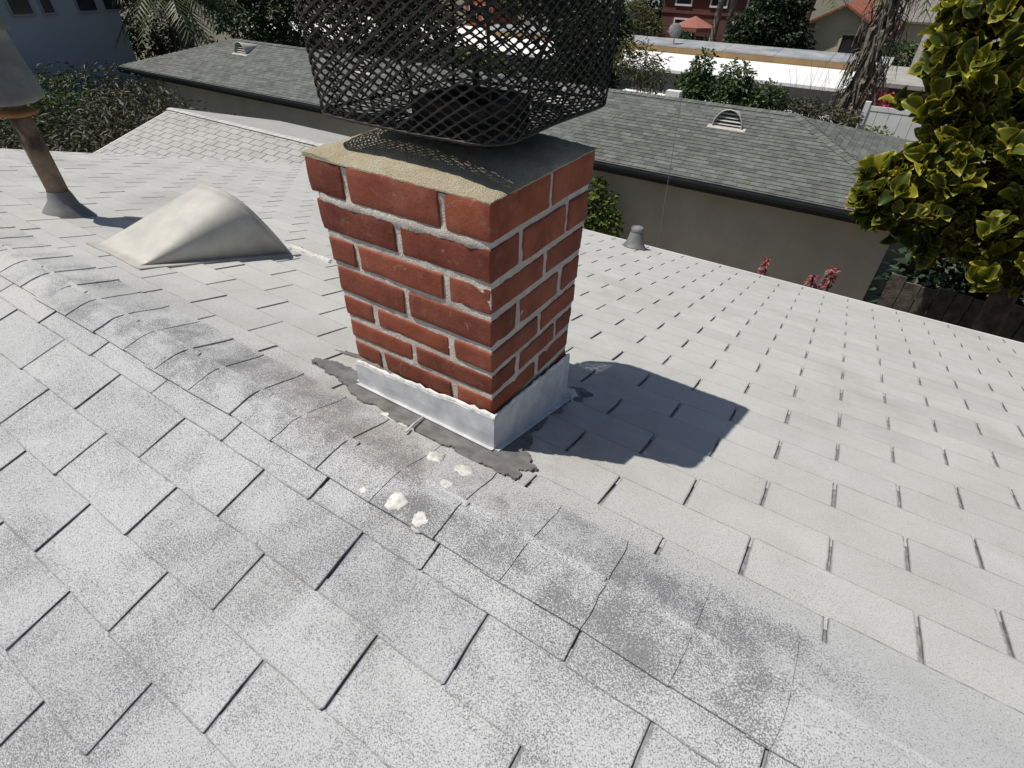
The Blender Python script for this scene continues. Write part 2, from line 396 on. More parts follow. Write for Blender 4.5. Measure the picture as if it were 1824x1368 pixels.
# ------------------------------------------------------------------ our roof
XL, XR = -4.52, 4.2; YE = 3.70; YN = -2.6
roof = empty('roof', (0, 0, 0)); tag(roof, kind='structure')
rnd = random.Random(5)
dk = MB(); H = .0078                                    # deck lies this far below the shingle tops
def far_pt(x, s, h=0): return (x, s * CP + h * SP, -s * SP + h * CP)
def near_pt(x, s, h=0): return (x, -s * CP - h * SP, -s * SP + h * CP)
SE = YE / CP; SN = -YN / CP
dk.grid([[near_pt(x, SN, -H) for x in (XL, XR)], [(x, 0, -H - .002) for x in (XL, XR)], [far_pt(x, SE, -H) for x in (XL, XR)]])
dk.grid([[near_pt(x, SN, -.15) for x in (XL, XR)], [(x, 0, -.16) for x in (XL, XR)], [far_pt(x, SE, -.15) for x in (XL, XR)]])
deck = dk.build('deck', M['bare'], roof)
me3 = tab_meshes(.305 - .0068, .138, M['shingle'], th=.0055)
me3n = tab_meshes(.305 - .0056, .1313, M['shingle'], th=.006)
E1, E2 = .1384, .1313; U0F, V0F = .5974, .3695; U0N, V0N = -1.4356, -.0003
camv = Vector(cam.location)
items = []
def add_items(side, origin, pitch, u0, s_list, x0, x1, cut):
    for k, s in s_list:
        off = u0 + (.5 if k % 2 else 0) * .305
        for i in range(math.floor((x0 - off) / .305) - 1, math.ceil((x1 - off) / .305) + 1):
            a, b_ = off + i * .305, off + (i + 1) * .305
            ca, cb = max(a, x0), min(b_, x1)
            if cb - ca < .03: continue
            c, sn = math.cos(pitch), math.sin(pitch)
            p = Vector(((ca + cb) / 2, origin[1] + side * s * c, origin[2] - s * sn))
            items.append([(p - camv).length, side, k, s, ca, cb, origin, pitch, p])
# far slope: butt lines at V0F + k*E1; near slope: V0N + k*E2 (course 1 first)
add_items(1, (0, 0, 0), PITCH, U0F, [(k, V0F + k * E1) for k in range(-1, 26)], XL, XR, None)
add_items(-1, (0, 0, 0), PITCH, U0N + .305 / 2, [(k, V0N + k * E2) for k in range(1, 20)], XL, XR, None)
# behind the camera / outside the view scores low
fwd = cam.rotation_euler.to_matrix() @ Vector((0, 0, -1))
for it in items:
    d = it[8] - camv; cosv = d.normalized().dot(fwd)
    if cosv < .52: it[0] += 6
    # the chimney stands here: leave the roof open below it
keep = [it[:8] for it in items if not (-.40 < it[8].x < -.04 and .32 < it[8].y < .58)]
place_tabs(roof, keep, None, me3, rnd, 300, M['shingle'], 'shingle_field', .138, near_meshes=me3n)
# ridge caps, each lapped over the next towards +x
cap_me = []
for k in range(5):
    r2 = random.Random(70 + k); mb = MB(); rows = []; Lc = .16 + .045
    for j in range(4):
        fx = j / 3; x = -Lc * fx; h = .0070 - .0035 * fx; row = []
        for q, s in enumerate((-.072, -.045, -.022, -.008, 0, .008, .022, .05, .09, .13, .158)):
            hh = h + (.0006 * r2.uniform(-1, 1)); ss = s
            xx = x + (.003 * nz(q * .45, k * 3.1, 1) + r2.uniform(-.0008, .0008) if j == 0 else 0)
            if j == 0 and q in (0, 10): xx -= .004
            if s < 0: p = near_pt(xx, -ss, hh)
            elif s > 0: p = far_pt(xx, ss, hh)
            else: p = (xx, 0, hh - .001)
            # soft crest
            if abs(s) < .03: p = (p[0], p[1], p[2] - .004 * (1 - abs(s) / .03))
            row.append(p)
        rows.append(row)
    mb.grid(rows)
    low = [[(p[0], p[1], p[2] - .0038) for p in r_] for r_ in rows]
    for a, b_ in ((rows[0], low[0]), ([r_[0] for r_ in rows], [r_[0] for r_ in low]), ([r_[-1] for r_ in rows], [r_[-1] for r_ in low])): mb.grid([a, b_])
    me = mb.mesh('ridge_cap', M['shingle'])
    bm = bmesh.new(); bm.from_mesh(me)
    if sum(f.normal.z for f in bm.faces if abs(f.normal.z) > .6) < 0: bmesh.ops.reverse_faces(bm, faces=bm.faces)
    bm.to_mesh(me); bm.free(); me.polygons.foreach_set('use_smooth', [False] * len(me.polygons)); cap_me.append(me)
x = .39 - .159 * 31
k = 0
while x < XR:
    if x > XL + .05:
        o = link('ridge_cap', cap_me[k % 5], roof, world=False); o.location = (x + rnd.uniform(-.006, .006), rnd.uniform(-.003, .003), rnd.uniform(0, .0015))
        o.rotation_euler = (0, 0, rnd.uniform(-.035, .035))
    x += .159; k += 1
# drip edge along the eave, rake trims, fascia
mb = MB(); F = frame((0, 0, 0), 1)
mb.box(XL, XR, SE - .012, SE + .012, -.05, .002, F); mb.build('drip_edge', M['white'], roof)
mb = MB(); mb.box(XL, XR, SE - .03, SE - .014, -.20, -.013, F); mb.build('fascia', M['gutter'], roof)
mb = MB(); mb.box(XL - .02, XL - .002, .0, SE, -.16, -.002, F); mb.build('rake_trim', M['white'], roof)
mb = MB(); mb.box(-XL + .002, -XL + .02, .0, SN, -.16, -.002, frame((0, 0, 0), -1)); mb.build('rake_trim', M['white'], roof)
mb = MB(); mb.box(XL + .3, XR - .3, -2.2, YE - .4, -4.75, -1.16)
mb.v += [(XL + .3, -2.2, -.82), (XL + .3, YE - .4, -1.11), (XL + .3, 0, -.18)]
mb.build('wall', M['wall'], roof)

def blob_outline(pts, sub=3, amp=.012, seed=1):
    r = random.Random(seed); P = [Vector((*p, 0)) for p in pts]
    for q in range(sub):
        Q = []
        for i, p in enumerate(P):
            n = P[(i + 1) % len(P)]; d = n - p; Q.append(p)
            nrm = Vector((-d.y, d.x, 0)); L = d.length
            if L > 1e-6: Q.append((p + n) / 2 + nrm.normalized() * r.uniform(-1, 1) * min(amp, L * .35))
        P = Q; amp *= .62
    return P
def patch(name, pts, mat, h0, h1, seed=1, amp=.012, sub=3, side=1, parent=roof, bul=0):
    out = blob_outline(pts, sub, amp, seed)
    fn = far_pt if side > 0 else near_pt
    def W(p, h):                      # p given as (x, y) on the slope
        s = p.y / CP * (1 if side > 0 else -1); return fn(p.x, s, h)
    mb = MB(); n = len(out); c = sum(out, Vector()) / n
    if bul:
        rings = [[W(p, h0 - .006) for p in out], [W(c + (p - c) * .93, h0) for p in out], [W(c + (p - c) * .6, h0 + bul * .7) for p in out], [W(c + (p - c) * .25, h0 + bul) for p in out]]
        mb.grid(rings, closed=True); mb.f.append(tuple(range(3 * n, 4 * n)))
    else:
        mb.grid([[W(p, h0) for p in out], [W(p, h1) for p in out]], closed=True); mb.f.append(tuple(range(n, 2 * n)))
    return mb.build(name, mat, parent, smooth=bool(bul))
# roof cement around the chimney foot
patch('tar_patch', [(-.64, .245), (-.60, .225), (-.50, .215), (-.43, .185), (-.30, .175), (-.2, .165), (-.1, .158), (-.02, .155), (.07, .158), (.115, .175), (.10, .20),
      (.13, .235), (.10, .25), (.085, .27), (.06, .275), (.055, .34), (.04, .42), (.035, .52), (.02, .60), (.045, .66), (.02, .70), (-.01, .69), (-.01, .5), (-.012, .3), (-.03, .245),
      (-.2, .246), (-.43, .246), (-.46, .27), (-.50, .285), (-.55, .27), (-.60, .262)], M['tar'], -.006, .0034, 4, .016, sub=4)
patch('tar_patch', [(-.652, .33), (-.60, .335), (-.55, .345), (-.49, .315), (-.455, .28), (-.448, .30), (-.48, .34), (-.54, .362), (-.60, .35)], M['tar'], -.006, .0030, 9, .006)
patch('tar_patch', [(-.03, .61), (.03, .60), (.055, .635), (.04, .68), (.07, .70), (.03, .73), (-.02, .72), (-.04, .66)], M['tar'], -.004, 0, 12, .012, bul=.014)
patch('sealant_dab', [(-.02, .615), (.03, .61), (.035, .65), (.01, .68), (-.02, .67)], M['sealant'], .006, 0, 14, .010, bul=.012)
# dabs of white sealant on the ridge and by the flashing
for i, (cx, cy, r_, sd, bl) in enumerate([(-.04, -.045, .024, -1, .003), (.030, -.052, .023, -1, .003), (-.065, .108, .021, 1, .004), (.012, .110, .024, 1, .004), (.015, .046, .017, 1, .003),
        (-.215, .150, .022, 1, .003), (-.26, .160, .026, 1, .003), (-.12, -.058, .008, -1, .003)]):
    rr = random.Random(i + 3); pts = []; bl *= .45
    for a in range(11):
        t_ = 2 * math.pi * a / 11; q = r_ * (1 + .35 * nz(math.cos(t_) * 1.2 + i * 3, math.sin(t_) * 1.2, 2)) * rr.uniform(.88, 1.08); pts.append((cx + math.cos(t_) * q * 1.1, cy + math.sin(t_) * q * .95))
    patch('sealant_dab', pts, M['dab'], .0072 if cy < .15 else .0022, 0, i, .0025, 2, sd, bul=.0012)
# strips of patching tape by the vent and the flue pipe
patch('patch_strip', [(-2.47, .60), (-2.40, .585), (-2.16, .70), (-2.19, .735), (-2.30, .69), (-2.34, .74), (-2.40, .74), (-2.42, .66)], basic('beige patch', (.47, .44, .37), .8, var=.06), -.004, .0035, 2, .006)
patch('patch_strip', [(-1.76, .955), (-1.74, .99), (-1.45, .99), (-1.43, .955), (-1.6, .965)], M['sealant'], -.004, .006, 3, .012)
# a thin pale stick lying by the flashing
MB().tube([far_pt(-.174, .125 / CP, .013), far_pt(-.186, .165 / CP, .0125), far_pt(-.197, .212 / CP, .010)], [.0032, .003, .0022], 6).build('twig', M['sealant'], roof)

# ------------------------------------------------------------------ chimney
CX0, CX1, CY0, CY1 = -.445, 0.0, .241, .652
chim = empty('chimney', (-.22, .445, -.13), 'square red brick chimney with mortar crown and metal flashing at its foot', 'chimney')
def xleft(z): return -.430 - .032 * max(0, min(1, z / .44))
def yfar(z): return .600 + .052 * max(0, min(1, (z + .03) / .56))
ZJ = [.531, .449, .365, .293, .215, .149, .085, .018, -.05, -.118, -.186, -.254]
def brick_mesh(lx, ly, lz, seed):
    r = random.Random(seed); bm = bmesh.new(); bmesh.ops.create_cube(bm, size=1)
    bmesh.ops.subdivide_edges(bm, edges=bm.edges[:], cuts=5, use_grid_fill=True)
    rad = .0034; off = Vector((r.uniform(0, 50), r.uniform(0, 50), r.uniform(0, 50)))
    half = Vector((lx / 2, ly / 2, lz / 2))
    for v in bm.verts:
        p = Vector()
        for a_ in range(3):
            c_ = v.co[a_] * 2; m_ = abs(c_); h_ = half[a_]
            q_ = h_ if m_ > .9 else (h_ - rad * 1.25) if m_ > .6 else (h_ * .45 if m_ > .3 else 0)
            p[a_] = math.copysign(q_, c_)
        inner = Vector([max(-h + rad, min(h - rad, c)) for c, h in zip(p, half)])
        d = p - inner
        if d.length > rad: p = inner + d.normalized() * rad
        q = p * 24 + off
        n1 = mnoise.noise_vector(q) * .0011 + mnoise.noise_vector(p * 90 + off) * .0006
        # chipped corners
        e = sum(1 for c, h in zip(p, half) if h - abs(c) < .010)
        if e >= 2: n1 += -p.normalized() * max(0, mnoise.noise(p * 38 + off)) * .0045
        v.co = p + n1
    me = bpy.data.meshes.new('brick'); bm.to_mesh(me); bm.free(); me.materials.append(M['brick'])
    me.polygons.foreach_set('use_smooth', [True] * len(me.polygons)); return me
def add_brick(x0, x1, y0, y1, z0, z1, seed):
    r = random.Random(seed)
    me = brick_mesh(x1 - x0, y1 - y0, z1 - z0, seed); o = bpy.data.objects.new('brick', me); COL.objects.link(o)
    o.parent = chim; o.matrix_parent_inverse = WM(chim).inverted()
    o.location = ((x0 + x1) / 2 + r.uniform(-.0015, .0015), (y0 + y1) / 2 + r.uniform(-.0015, .0015), (z0 + z1) / 2 + r.uniform(-.001, .001))
    o.rotation_euler = (r.uniform(-.008, .008), r.uniform(-.006, .006), r.uniform(-.008, .008))
sd = 100
for c in range(len(ZJ) - 1):
    zt, zb = ZJ[c] - (.0 if c == 0 else .0072), ZJ[c + 1] + .0072
    rj = random.Random(c); j = lambda: rj.uniform(-.005, .005); g = .0074
    fl = .010 if c == 0 else (.004 if c == 1 else 0)
    x0, x1, y0, y1 = xleft((zt + zb) / 2) - fl * 1.6, CX1 + fl * .2, CY0 - fl * .2, yfar((zt + zb) / 2) + fl * .4
    D = .098; L = []
    if c % 2 == 0:
        ym = .456 + j() - (.652 - y1) * .4; ym2 = .44 + j(); xa, xb = -.364 + j() + (.025 if c > 3 else 0), -.108 + j()
        L += [(xb + g, x1, y0, ym - g), (xb + g, x1, ym + g, y1), (x0, xa - g, y0, ym2 - g), (x0, xa - g, ym2 + g, y1)]
        L += [(xa + g, xb - g, y0, y0 + D), (xa + g, xb - g, y1 - D, y1)]
    else:
        xm = -.228 + j(); xm2 = -.22 + j(); ya, yb = .346 + j(), .551 + j() - (.652 - y1) * .8
        L += [(x0, xm - g, y0, ya - g), (xm + g, x1, y0, ya - g), (x0, xm2 - g, yb + g, y1), (xm2 + g, x1, yb + g, y1)]
        L += [(x1 - D, x1, ya + g, yb - g), (x0, x0 + D, ya + g, yb - g)]
    for (a, b_, c_, d_) in L:
        sd += 1; add_brick(a, b_, c_, d_, zb, zt, sd)
# mortar body: a lumpy shell just behind the brick faces
mb = MB(); step = .0075
def mface(p0, du, dv, nu, nv, nrm, bulge):
    rows = []
    for a in range(nv + 1):
        row = []
        for q in range(nu + 1):
            p = p0 + du * (q / nu) + dv * (a / nv)
            if p.x < -.3: p.x += (xleft(p.z) - CX0) * min(1, (-.3 - p.x) / .13)
            if p.y > .5: p.y += (yfar(p.z) - CY1) * min(1, (p.y - .5) / .14)
            d = .0013 * nz(p.x * 45, p.y * 45, p.z * 45) + .0010 * nz(p.x * 130 + 7, p.y * 130, p.z * 130) + bulge(p)
            edge = min(q, nu - q, 3) / 3.0
            row.append(p + nrm * d * edge)
        rows.append(row)
    mb.grid(rows)
ins = .0030; zlo, zhi = -.26, .525
V3 = Vector
def bul_front(p):     # smeared joints under the top course and at the left corner
    b1 = math.exp(-((p.z - .446) / .012) ** 2) * (.0050 + .004 * nz(p.x * 30, 3, 1))
    b2 = math.exp(-((p.z - .53) / .03) ** 2) * .002
    return b1 + b2
nv = int((zhi - zlo) / step)
mface(V3((CX0 + ins, CY0 + ins, zlo)), V3((CX1 - CX0 - 2 * ins, 0, 0)), V3((0, 0, zhi - zlo)), 60, nv, V3((0, -1, 0)), bul_front)
mface(V3((CX1 - ins, CY0 + ins, zlo)), V3((0, CY1 - CY0 - 2 * ins, 0)), V3((0, 0, zhi - zlo)), 56, nv, V3((1, 0, 0)), lambda p: -.0002)
mface(V3((CX1 - ins, CY1 - ins, zlo)), V3((-(CX1 - CX0 - 2 * ins), 0, 0)), V3((0, 0, zhi - zlo)), 60, nv, V3((0, 1, 0)), lambda p: .0)
mface(V3((CX0 + ins, CY1 - ins, zlo)), V3((0, -(CY1 - CY0 - 2 * ins), 0)), V3((0, 0, zhi - zlo)), 56, nv, V3((-1, 0, 0)), lambda p: .0)
mb.build('mortar', M['mortar'], chim, smooth=True)
# domed mortar crown
mb = MB(); nc = 56; rows = []; x0, x1, y0, y1 = CX0 - .034, CX1 + .002, CY0 - .002, CY1 + .006
for j in range(nc + 1):
    row = []
    for i in range(nc + 1):
        u, v = i / nc, j / nc; x = x0 + (x1 - x0) * u; y = y0 + (y1 - y0) * v
        eu, ev = min(u, 1 - u), min(v, 1 - v); ee = min(eu, ev)
        z = .5315 + .046 * ((1 - abs(2 * u - 1) ** 2.4) * (1 - abs(2 * v - 1) ** 2.4)) ** .75 + .012 * nz(x * 5, y * 5, 1) * min(1, ee * 5) + .0016 * nz(x * 60, y * 60, 2) + .001 * nz(x * 150, y * 150, 2)
        z += .007 * max(0, 1 - ((x + .46) ** 2 + (y - .25) ** 2) / .006)
        wob = .003 * nz(x * 26, y * 26, 9)
        if j == 0: y += wob
        if i == nc: x += wob
        row.append((x, y, z))
    rows.append(row)
mb.grid(rows)
bot = [[(p[0], p[1], 0.5285) for p in r_] for r_ in (rows[0], rows[-1])]
mb.grid([rows[0], bot[0]]); mb.grid([rows[-1], bot[1]])
for i in (0, nc): mb.grid([[r_[i] for r_ in rows], [(r_[i][0], r_[i][1], 0.5285) for r_ in rows]])
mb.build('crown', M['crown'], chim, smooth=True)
# flashing: front apron and side piece, bent onto the roof
def edge_f(f_): return min(1, f_ * 8, (1 - f_) * 8)
def sheet(name, a, b_, zt0, zt1, nrm, lipx, mat=M['flash'], seed=0):
    mb = MB(); n = 30; r1, r2, r3 = [], [], []
    for i in range(n + 1):
        f_ = i / n; x = a[0] + (b_[0] - a[0]) * f_; y = a[1] + (b_[1] - a[1]) * f_
        zr = -y * SP / CP; w = .003 * nz(f_ * 5, seed, 2); w2 = .002 * nz(f_ * 9, seed, 7)
        zt = zt0 + (zt1 - zt0) * f_ + .004 * nz(f_ * 6, seed, 4)
        r1.append((x + nrm[0] * w2, y + nrm[1] * w2, zt)); zm = (zt + zr) / 2
        r2.append((x + nrm[0] * (.0015 + w * edge_f(f_)), y + nrm[1] * (.0015 + w * edge_f(f_)), zm))
        r3.append((x + nrm[0] * .002, y + nrm[1] * .002, zr + .006))
    r4 = [(p[0] + nrm[0] * lipx, p[1] + nrm[1] * lipx, -(p[1] + nrm[1] * lipx) * SP / CP + .0065) for p in r3]
    mb.grid([r1, r2, r3, r4]); o = mb.build(name, mat, chim)
    md = o.modifiers.new('thick', 'SOLIDIFY'); md.thickness = .0016
    return r1
ta = sheet('flashing', (xleft(0) - .008, CY0 - .009), (CX1 + .012, CY0 - .009), .006, .036, (0, -1), .012, seed=1)
tb = sheet('flashing', (CX1 + .010, CY0 - .011), (CX1 + .010, yfar(0) + .006), .036, -.010, (1, 0), .014, seed=2)
sheet('flashing', (xleft(0) - .008, yfar(0) + .006), (xleft(0) - .008, CY0 - .009), -.02, .006, (-1, 0), .012, seed=3)
sheet('flashing', (CX1 + .010, yfar(0) + .006), (xleft(0) - .008, yfar(0) + .006), -.01, -.02, (0, 1), .012, seed=4)
def bead(pts, nrm, seed, wid=.013):
    mb = MB(); rows = []
    for i, p in enumerate(pts):
        r = .6 + .8 * abs(nz(i * .37, seed, 1)) + .25 * nz(i * 1.1, seed, 5); p = V3(p); n_ = V3((*nrm, 0)); row = []
        for a in range(7):
            t_ = math.pi * (a / 6 - .5)
            row.append(p + n_ * (math.cos(t_) * .0065 * r - .004) + V3((0, 0, math.sin(t_) * wid * r + .003 * nz(i * .8, seed, 3))))
        rows.append(row)
    mb.grid(rows); return mb.build('sealant_bead', M['seal_grey'], chim, smooth=True)
bead(ta, (0, -1), 1, .015); bead(tb, (1, 0), 2, .010)
# clay flue stub standing out of the crown
mb = MB(); fc = V3((-.212, .476, 0))
def rsq(h, rc, n=10):
    P = []
    for q in range(4):
        cx, cy = ((h - rc), (h - rc)) if q == 0 else ((-(h - rc)), (h - rc)) if q == 1 else ((-(h - rc)), -(h - rc)) if q == 2 else ((h - rc), -(h - rc))
        for k in range(n + 1):
            a = (q + k / n) * math.pi / 2; P.append((cx + rc * math.cos(a), cy + rc * math.sin(a)))
    return P
for hh, z0, z1 in ((.092, .55, .638), (.074, .638, .50)):
    mb.grid([[(fc.x + p[0], fc.y + p[1], z0) for p in rsq(hh, .022)], [(fc.x + p[0], fc.y + p[1], z1) for p in rsq(hh, .022)]], closed=True)
mb.grid([[(fc.x + p[0], fc.y + p[1], .638) for p in rsq(.092, .025)], [(fc.x + p[0], fc.y + p[1], .6385) for p in rsq(.074, .02)]], closed=True)
mb.grid([[(fc.x + p[0], fc.y + p[1], .555) for p in rsq(.074, .02)], [(fc.x + p[0] * .01, fc.y + p[1] * .01, .5551) for p in rsq(.074, .02)]], closed=True)
mb.build('flue_tile', M['clay'], chim)

# ------------------------------------------------------------------ spark arrestor cage on the flue
cage = empty('spark_arrestor', (-.215, .447, .62), 'black expanded metal mesh cage sitting on top of the brick chimney', 'chimney cap')
ccx, ccy = -.229, .499
NPER = 2400
def prof(h):
    """h in cells: 0 = bottom rim, >0 wall, <0 skirt going in to the flue -> (half size, corner radius, z)"""
    if h >= 0:
        f_ = h / 12.; return .224 + .008 * math.sin(min(1, f_ * 1.5) * math.pi / 2), .065, .613 + .225 * f_
    f_ = -h / 4.; return .224 - .11 * f_, .065 - .02 * f_, .613 - .014 * math.sin(f_ * math.pi) - .006 * f_
CELLS = 52
base_path = {}
def per(u, h):
    hs, rc, z = prof(h); u %= 1.0
    st = hs - rc; side = 2 * st; arc = rc * math.pi / 2; tot = 4 * (side + arc); d = u * tot; q = 0
    while d > side + arc and q < 3: d -= side + arc; q += 1
    if d <= side: x, y, nx_, ny_ = hs, -st + d, 1, 0
    else:
        a = (d - side) / rc; x, y = st + rc * math.cos(a), st + rc * math.sin(a); nx_, ny_ = math.cos(a), math.sin(a)
    for _ in range(q): x, y, nx_, ny_ = -y, x, -ny_, nx_
    wob = .004 * nz(x * 9, y * 9, z * 9)
    y *= 1.07
    return V3((ccx + x + nx_ * wob, ccy + y + ny_ * wob, z + .003 * nz(x * 7, y * 7, 4))), V3((nx_, ny_, 0))
mb = MB(); rg = random.Random(3)
H0, H1, STEPS = -4, 12, 64
for i in range(CELLS):
    for sgn in (-1, 1):
        w0 = .0019; rows = []
        for k in range(STEPS + 1):
            h = H0 + (H1 - H0) * k / STEPS
            u = (i + sgn * h) / CELLS
            p, n_ = per(u, h); p2, _ = per(u + sgn * .3 / CELLS, h + .3); d = (p2 - p).normalized()
            if h < 0: n_ = V3((0, 0, -1))
            sd_ = d.cross(n_).normalized(); wv = w0 * (1 + .35 * math.cos(4 * math.pi * h)); off = sgn * .0009
            rows.append([p + sd_ * wv + n_ * (off + .0012), p - sd_ * wv + n_ * (off + .0012), p - sd_ * wv + n_ * (off - .0012), p + sd_ * wv + n_ * (off - .0012)])
        mb.grid(rows, closed=True)
tag(mb.build('mesh_screen', M['black'], cage), kind='stuff')
MB().tube([per(k / 120, 0)[0] for k in range(121)], .003, 6, cap=False).build('bottom_rim', M['black'], cage)
MB().tube([per(k / 120, -4)[0] for k in range(121)], .004, 6, cap=False).build('collar_ring', M['black'], cage)
mb = MB(); hl, zl = .2315, .842
ring = [(ccx + p[0], ccy + p[1] * 1.06) for p in rsq(hl, .03, 8)]
mb.grid([[(*p, zl - .018) for p in ring], [(*p, zl) for p in ring], [(ccx + (p[0] - ccx) * .5, ccy + (p[1] - ccy) * .5, zl + .02) for p in ring], [(ccx + (p[0] - ccx) * .01, ccy + (p[1] - ccy) * .01, zl + .024) for p in ring]], closed=True)
mb.build('lid', M['black'], cage)
for sx, sy in ((1, 1), (1, -1), (-1, 1), (-1, -1)):
    MB().tube([(fc.x + sx * .096, fc.y + sy * .07, .56), (fc.x + sx * .098, fc.y + sy * .07, .66), (ccx + sx * .15, ccy + sy * .15, .84)], .0035, 6).build('bracket', M['black'], cage)
MB().tube([(fc.x - .0, fc.y + .02, .60), (fc.x, fc.y + .02, .70)], .007, 6).build('bolt', M['black'], cage)
# loose wire tie at the left corner of the cage
pt = per(.62, 0)[0]
lp = [(pt.x - .012 + .012 * math.cos(a * .55) * (1 - a * .02), pt.y - .005 + .004 * math.sin(a), pt.z - .004 + .016 * math.sin(a * .55) - .001 * a) for a in range(18)]
MB().tube(lp, .0015, 5).build('wire_tie', M['galv'], cage)

# ------------------------------------------------------------------ dormer style roof vents
def dormer(root, cx, yb, yf, wb, r, hgt, place, mat, louv=4, seed=0, flange=.04, part_names=('hood', 'flange'), lean=.1, nb_=5., nf_=2.1, fy0=None):
    """place(x, y, h): local slope coordinates to world; back edge at yb (width wb), arched mouth at yf (radius r)"""
    mb = MB(); n = 28; rows = []
    def shp(c, f_):
        q = nb_ + (nf_ - nb_) * f_; return max(0, 1 - abs(c) ** q) ** (1 / q)
    def hood(f_, a, k=1.0):
        c = -math.cos(a); c = math.copysign(abs(c) ** .6, c); sh_ = shp(c, f_) * k
        hw = (wb / 2 + (r - wb / 2) * f_) * k; return place(cx + c * hw, yb + (yf - yb) * f_ - lean * f_ * sh_, .004 + hgt * f_ * sh_)
    for j in range(15):
        rows.append([hood(j / 14, math.pi * i / n) for i in range(n + 1)])
    mb.grid(rows); o = mb.build(part_names[0], mat, root, smooth=True)
    md = o.modifiers.new('thick', 'SOLIDIFY'); md.thickness = .002
    y0_ = yb - flange * .6 if fy0 is None else fy0; w0_ = wb / 2 + flange if fy0 is None else r + flange
    out = blob_outline([(cx - w0_, y0_), (cx + w0_, y0_), (cx + r + flange * 1.0, yf + flange * 1.0), (cx - r - flange * 1.0, yf + flange * 1.0)], 4, .007 if seed == 0 else .0, seed)
    mb = MB(); k = len(out)
    mb.grid([[place(p.x, p.y, -.004) for p in out], [place(p.x, p.y, .0045) for p in out]], closed=True); mb.f.append(tuple(range(k, 2 * k)))
    mb.build(part_names[1], mat, root)
    # louvre slats across the mouth, each set into the arch
    for q in range(louv):
        zz = .10 + .80 * q / louv
        c = (1 - zz ** nf_) ** (1 / nf_) * .95; z0 = hgt * zz; yy = yf - lean * zz - .02
        mb = MB(); mb.grid([[place(cx - c * r, yy, z0), place(cx + c * r, yy, z0)], [place(cx - c * r * .95, yy - .02, z0 + hgt * .07), place(cx + c * r * .95, yy - .02, z0 + hgt * .07)]])
        o = mb.build('louver_slat', mat, root); o.modifiers.new('thick', 'SOLIDIFY').thickness = .004
    MB().tube([hood(1, math.pi * i / 24, .985) for i in range(25)], r * .045, 6).build('mouth_frame', mat, root)
    mb = MB(); mb.grid([[hood(.86, math.pi * i / 20, .95) for i in range(21)], [place(cx, yb + (yf - yb) * .86, .005)] * 21])
    mb.build('screen', M['black'], root)
vent = empty('roof_vent', (-1.82, .55, -.15), 'cream painted half round metal roof vent on white shingles left of the chimney', 'roof vent')
dormer(vent, -1.82, .285, .89, .33, .205, .262, lambda x, y, h: (x, y + h * .0, -y * SP / CP + h), M['vent_paint'], seed=0, flange=.035, lean=.15, nb_=7., nf_=3.4)

# ------------------------------------------------------------------ flue pipe with rain cap at the left
pipe = empty('flue_pipe', (-2.56, .42, -.12), 'tall rusty flue pipe with flared grey cap standing on the left of the roof', 'pipe')
px, py, pz = -2.56, .425, -.12
MB().tube([(px, py, pz), (px, py, .40)], .041, 18).build('pipe', M['rust'], pipe, smooth=True)
mb = MB(); prf = [(.10, -.033), (.075, .0), (.056, .025), (.047, .06), (.043, .075)]
mb.grid([[(px + r_ * math.cos(2 * math.pi * k / 24) * 1.0, py + r_ * math.sin(2 * math.pi * k / 24), pz + h - (r_ * math.sin(2 * math.pi * k / 24)) * .28 * (1 if h < .03 else .5) + .03) for k in range(24)] for r_, h in prf], closed=True)
mb.build('boot', M['dull'], pipe, smooth=True)
mb = MB(); prf = [(.042, .345), (.085, .35), (.120, .365), (.124, .38), (.110, .48), (.10, .56), (.095, .60), (.115, .605), (.09, .66), (.01, .69)]
mb.grid([[(px + r_ * math.cos(2 * math.pi * k / 28), py + r_ * math.sin(2 * math.pi * k / 28), h) for k in range(28)] for r_, h in prf], closed=True)
mb.build('rain_cap', M['dull'], pipe, smooth=True)
mb = MB(); mb.grid([[(px + r_ * math.cos(2 * math.pi * k / 24), py + r_ * math.sin(2 * math.pi * k / 24), h) for k in range(24)] for r_, h in ((.044, .300), (.075, .308), (.07, .320), (.044, .33))], closed=True)
mb.build('storm_collar', basic('rusted collar', (.30, .15, .06), .8, var=.25, scale=9), pipe, smooth=True)

# ------------------------------------------------------------------ short vent pipe by the eave
vp = empty('vent_pipe', (-.835, 3.47, -.98), 'short grey plumbing vent pipe with flared boot near the eave', 'pipe')
bx, by = -.835, 3.47; bz = -by * SP / CP
MB().tube([(bx, by, bz - .02), (bx, by, bz + .165)], .041, 18).build('pipe', basic('grey painted pipe', (.22, .24, .26), .6, var=.12, scale=20), vp, smooth=True)
mb = MB(); prf = [(.10, 0), (.088, .012), (.066, .05), (.052, .115), (.047, .125)]
mb.grid([[(bx + r_ * math.cos(2 * math.pi * k / 24), by + r_ * math.sin(2 * math.pi * k / 24), bz + .004 + h - r_ * math.sin(2 * math.pi * k / 24) * .28 * (1 if h < .02 else .35)) for k in range(24)] for r_, h in prf], closed=True)
mb.build('boot', M['dull'], vp, smooth=True)
mb = MB(); mb.grid([[(bx + r_ * math.cos(2 * math.pi * k / 24), by + r_ * math.sin(2 * math.pi * k / 24), bz + h) for k in range(24)] for r_, h in ((.042, .13), (.046, .135), (.046, .168), (.034, .168), (.034, .05), (.001, .05))], closed=True)
mb.build('collar', M['dull'], vp, smooth=True)

